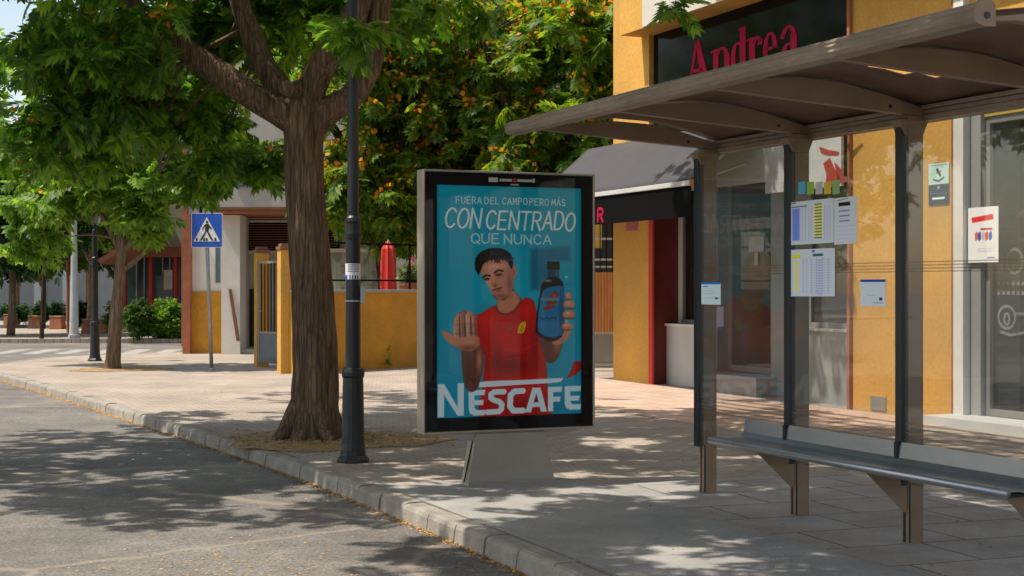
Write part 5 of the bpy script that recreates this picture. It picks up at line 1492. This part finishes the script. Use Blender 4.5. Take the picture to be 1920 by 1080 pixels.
# ------------------------------------------------------------------ far side: red shop, arcade, planters, hedges
dR = 52.0
Rs = thing("red_shop", WX(270, HZ, dR) - Vector((0, 0, H)), "shop with red pillars, red canopy beam and green glass beyond the side road", "building")
rx = Rs.location.x
def rb_(name, m_, px0, px1, d0, d1, z0, z1, par=None):
    mb = MB(); mb.box(xs(px0, dR) - rx, xs(px1, dR) - rx, d0 - dR, d1 - dR, z0, z1)
    return mb.build(name, m_, par or Rs)
rb_("wall", M['offwhite'], 188, 420, 54.0, 58, 2.75, 6.5)
rb_("shopfront", M['greenglass'], 188, 420, 54.3, 54.4, 0, 2.75)
for a, b in ((203, 213), (258, 264), (306, 312), (352, 360)): rb_("pillar", M['brightred'], a, b, 53.6, 53.9, 0, 2.75)
for a in (225, 240, 276, 290, 325, 338): rb_("mullion", M['palegrey'], a, a+2, 54.2, 54.29, 0, 2.7)
rb_("beam", M['terracotta'], 188, 420, 53.2, 53.95, 2.55, 2.9)
rb_("brick_pier", M['brickwall'], 208, 259, 52.6, 53.1, 3.9, 5.6)
rb_("display", M['bluegrey'], 264, 300, 53.95, 54.1, .5, 1.9)
rb_("display", M['white'], 283, 300, 53.90, 53.94, 1.4, 2.1)
mb = MB(); mb.prism([(-1.6, 2.4), (-.2, 3.2), (-.1, 3.1), (-1.5, 2.25)], lambda a, b: (a + .6, -2.2, b), lambda a, b: (a + .6, 1.6, b)); mb.build("sloping_canopy", M['terracotta'], Rs)
dA = 72.0
Ar = thing("arcade_building", WX(80, HZ, dA) - Vector((0, 0, H)), "long white arcade building with shop openings in the distance at left", "building")
ax_ = Ar.location.x
def ab(name, m_, x0, x1, y0, y1, z0, z1, par=None):
    mb = MB(); mb.box(x0, x1, y0, y1, z0, z1); return mb.build(name, m_, par or Ar)
ab("wall", M['white'], -9, 5.5, 2.6, 8, 0, 7.5)
ab("shopfronts", M['palegrey'], -9, 5.5, 2.45, 2.59, 0, 2.7)
ab("roof_slab", M['white'], -9, 5.5, 1.6, 2.58, 2.75, 3.05)
k = 0
x = -8.8
while x < 5.3:
    ab("column", M['white'] if k % 3 else M['terracotta'], x, x+.32, -.2, .12, 0, 2.74); x += 1.35 if k % 2 else 1.1; k += 1
cn = thing("small_awning", WX(110, HZ, 50) - Vector((0, 0, H)), "small white awning with a red edge seen through the leaves at far left", "awning")
mb = MB(); mb.prism([(-.35, 3.05), (.35, 3.45), (.35, 3.35), (-.35, 2.95)], lambda a, b: (a, -.4, b), lambda a, b: (a, .5, b)); mb.build("canopy", M['white'], cn)
mb = MB(); mb.box(-.38, .38, -.43, -.401, 2.92, 3.0); mb.build("edge", M['terracotta'], cn)
mb = MB(); mb.tube([(.3, 0, 0), (.3, 0, 3.3)], .05, 8); mb.build("pole", M['terracotta'], cn)

plq = [(20, 612, 22, "square brown planter block furthest left on the far pavement"), (66, 616, 24, "brown planter block second from the left on the far pavement"),
       (108, 617, 26, "brown planter block left of the grey mast on the far pavement"), (178, 625, 42, "wide terracotta planter block behind the far black street lamp"), (268, 629, 16, "small terracotta planter block between the two round hedges")]
pm = None
for px, py, wpx, lb in plq:
    c = G(px, py); w_ = wpx/F*c.y/2
    t = thing("planter", c, lb, "planter", group="planters on the far pavement", rotz=R(random.uniform(-15, 15)))
    hgt = .42
    mb = MB(); mb.add([(-w_, -w_*.8, 0), (w_, -w_*.8, 0), (w_, w_*.8, 0), (-w_, w_*.8, 0), (-w_*.88, -w_*.7, hgt), (w_*.88, -w_*.7, hgt), (w_*.88, w_*.7, hgt), (-w_*.88, w_*.7, hgt)],
        [(0,3,2,1), (4,5,6,7), (0,1,5,4), (1,2,6,5), (2,3,7,6), (3,0,4,7)])
    mb.build("box", M['terracotta'] if px != 66 else M['brownwood'], t, bevel=.02)
    mb = MB(); mb.box(-w_*.94, w_*.94, -w_*.76, w_*.76, hgt + .001, hgt+.05); mb.build("rim", M['drygrass'], t, bevel=.01)
hq = [(20, 610, 60, 42, M['leafD'], "clipped dark hedge at the far left behind the first planter"), (68, 612, 30, 44, M['leafD'], "small clipped round bush behind the second planter"),
      (97, 611, 30, 44, M['leafD'], "small clipped round bush behind the third planter"), (140, 613, 64, 48, M['leafD'], "clipped dark hedge behind the grey mast"), (202, 632, 26, 60, M['leafH'], "upright green bush touching the slim tree's trunk in view"),
      (250, 637, 60, 70, M['leafH'], "large round green bush right of the slim tree"), (310, 636, 62, 62, M['leafB'], "loose feathery shrub beside the house's red column")]
for k, (px, py, wpx, hpx, m_, lb) in enumerate(hq):
    c = G(px, py); c.y += .6; sc_ = c.y/F; w_ = wpx*sc_/2; h_ = hpx*sc_
    t = thing("shrub", c, lb, "shrub", group="shrubs on the far pavement")
    p = cloud([((0, 0, h_*.52), (w_, w_*.8, h_*.5), int(260 if wpx > 40 else 150))], -3)
    quads_obj("foliage", fronds(p, 5, .16 if k < 6 else .32, T2, (-.4, 1.2)), m_, t)
    mb = MB(); mb.tube([(0, 0, -.02), (.02, 0, h_*.25), (0, 0, h_*.6)], [.05, .04, .02], 6); mb.build("stem", M['bark3'], t)
# bougainvillea high at the left
c = WX(78, 230, 44)
t = thing("flowering_creeper", (c.x, c.y, 0), "pink flowering creeper showing between the leaves at upper left", "creeper")
mb = MB(); mb.tube([(0, 0, 0), (.1, 0, 2.5), (-.1, 0, 4.5), (0, 0, 6.2)], [.07, .06, .05, .03], 8); mb.build("stem", M['bark3'], t)
p = cloud([((0, 0, 6.1), (.8, .6, .5), 40), ((.4, 0, 5.4), (.5, .4, .4), 20)], -3)
quads_obj("foliage", fronds(p, 5, .22, T2), M['leafH'], t); quads_obj("blossom", flowers(p[::2], 9, .2), M['pink'], t)
# low street wall of houses that closes the view behind the trees
Fh = thing("background_house", Vector((-3, 62, 0)), "pale two-storey house hidden behind the tall trees", "house")
mb = MB(); mb.box(-9, 12, 0, 8, 0, 6.5); mb.build("wall", M['offwhite'], Fh)
mb = MB(); mb.prism([(-.5, 6.502), (8.5, 6.502), (4, 8.6)], lambda a, b: (-9.4, a, b), lambda a, b: (12.4, a, b)); mb.build("roof", M['terracotta'], Fh)
for k in range(6):
    mb = MB(); mb.box(-8 + k*3.2, -6.8 + k*3.2, -.03, -.002, 3.6, 5.2); mb.build("window", M['bluegrey'], Fh)
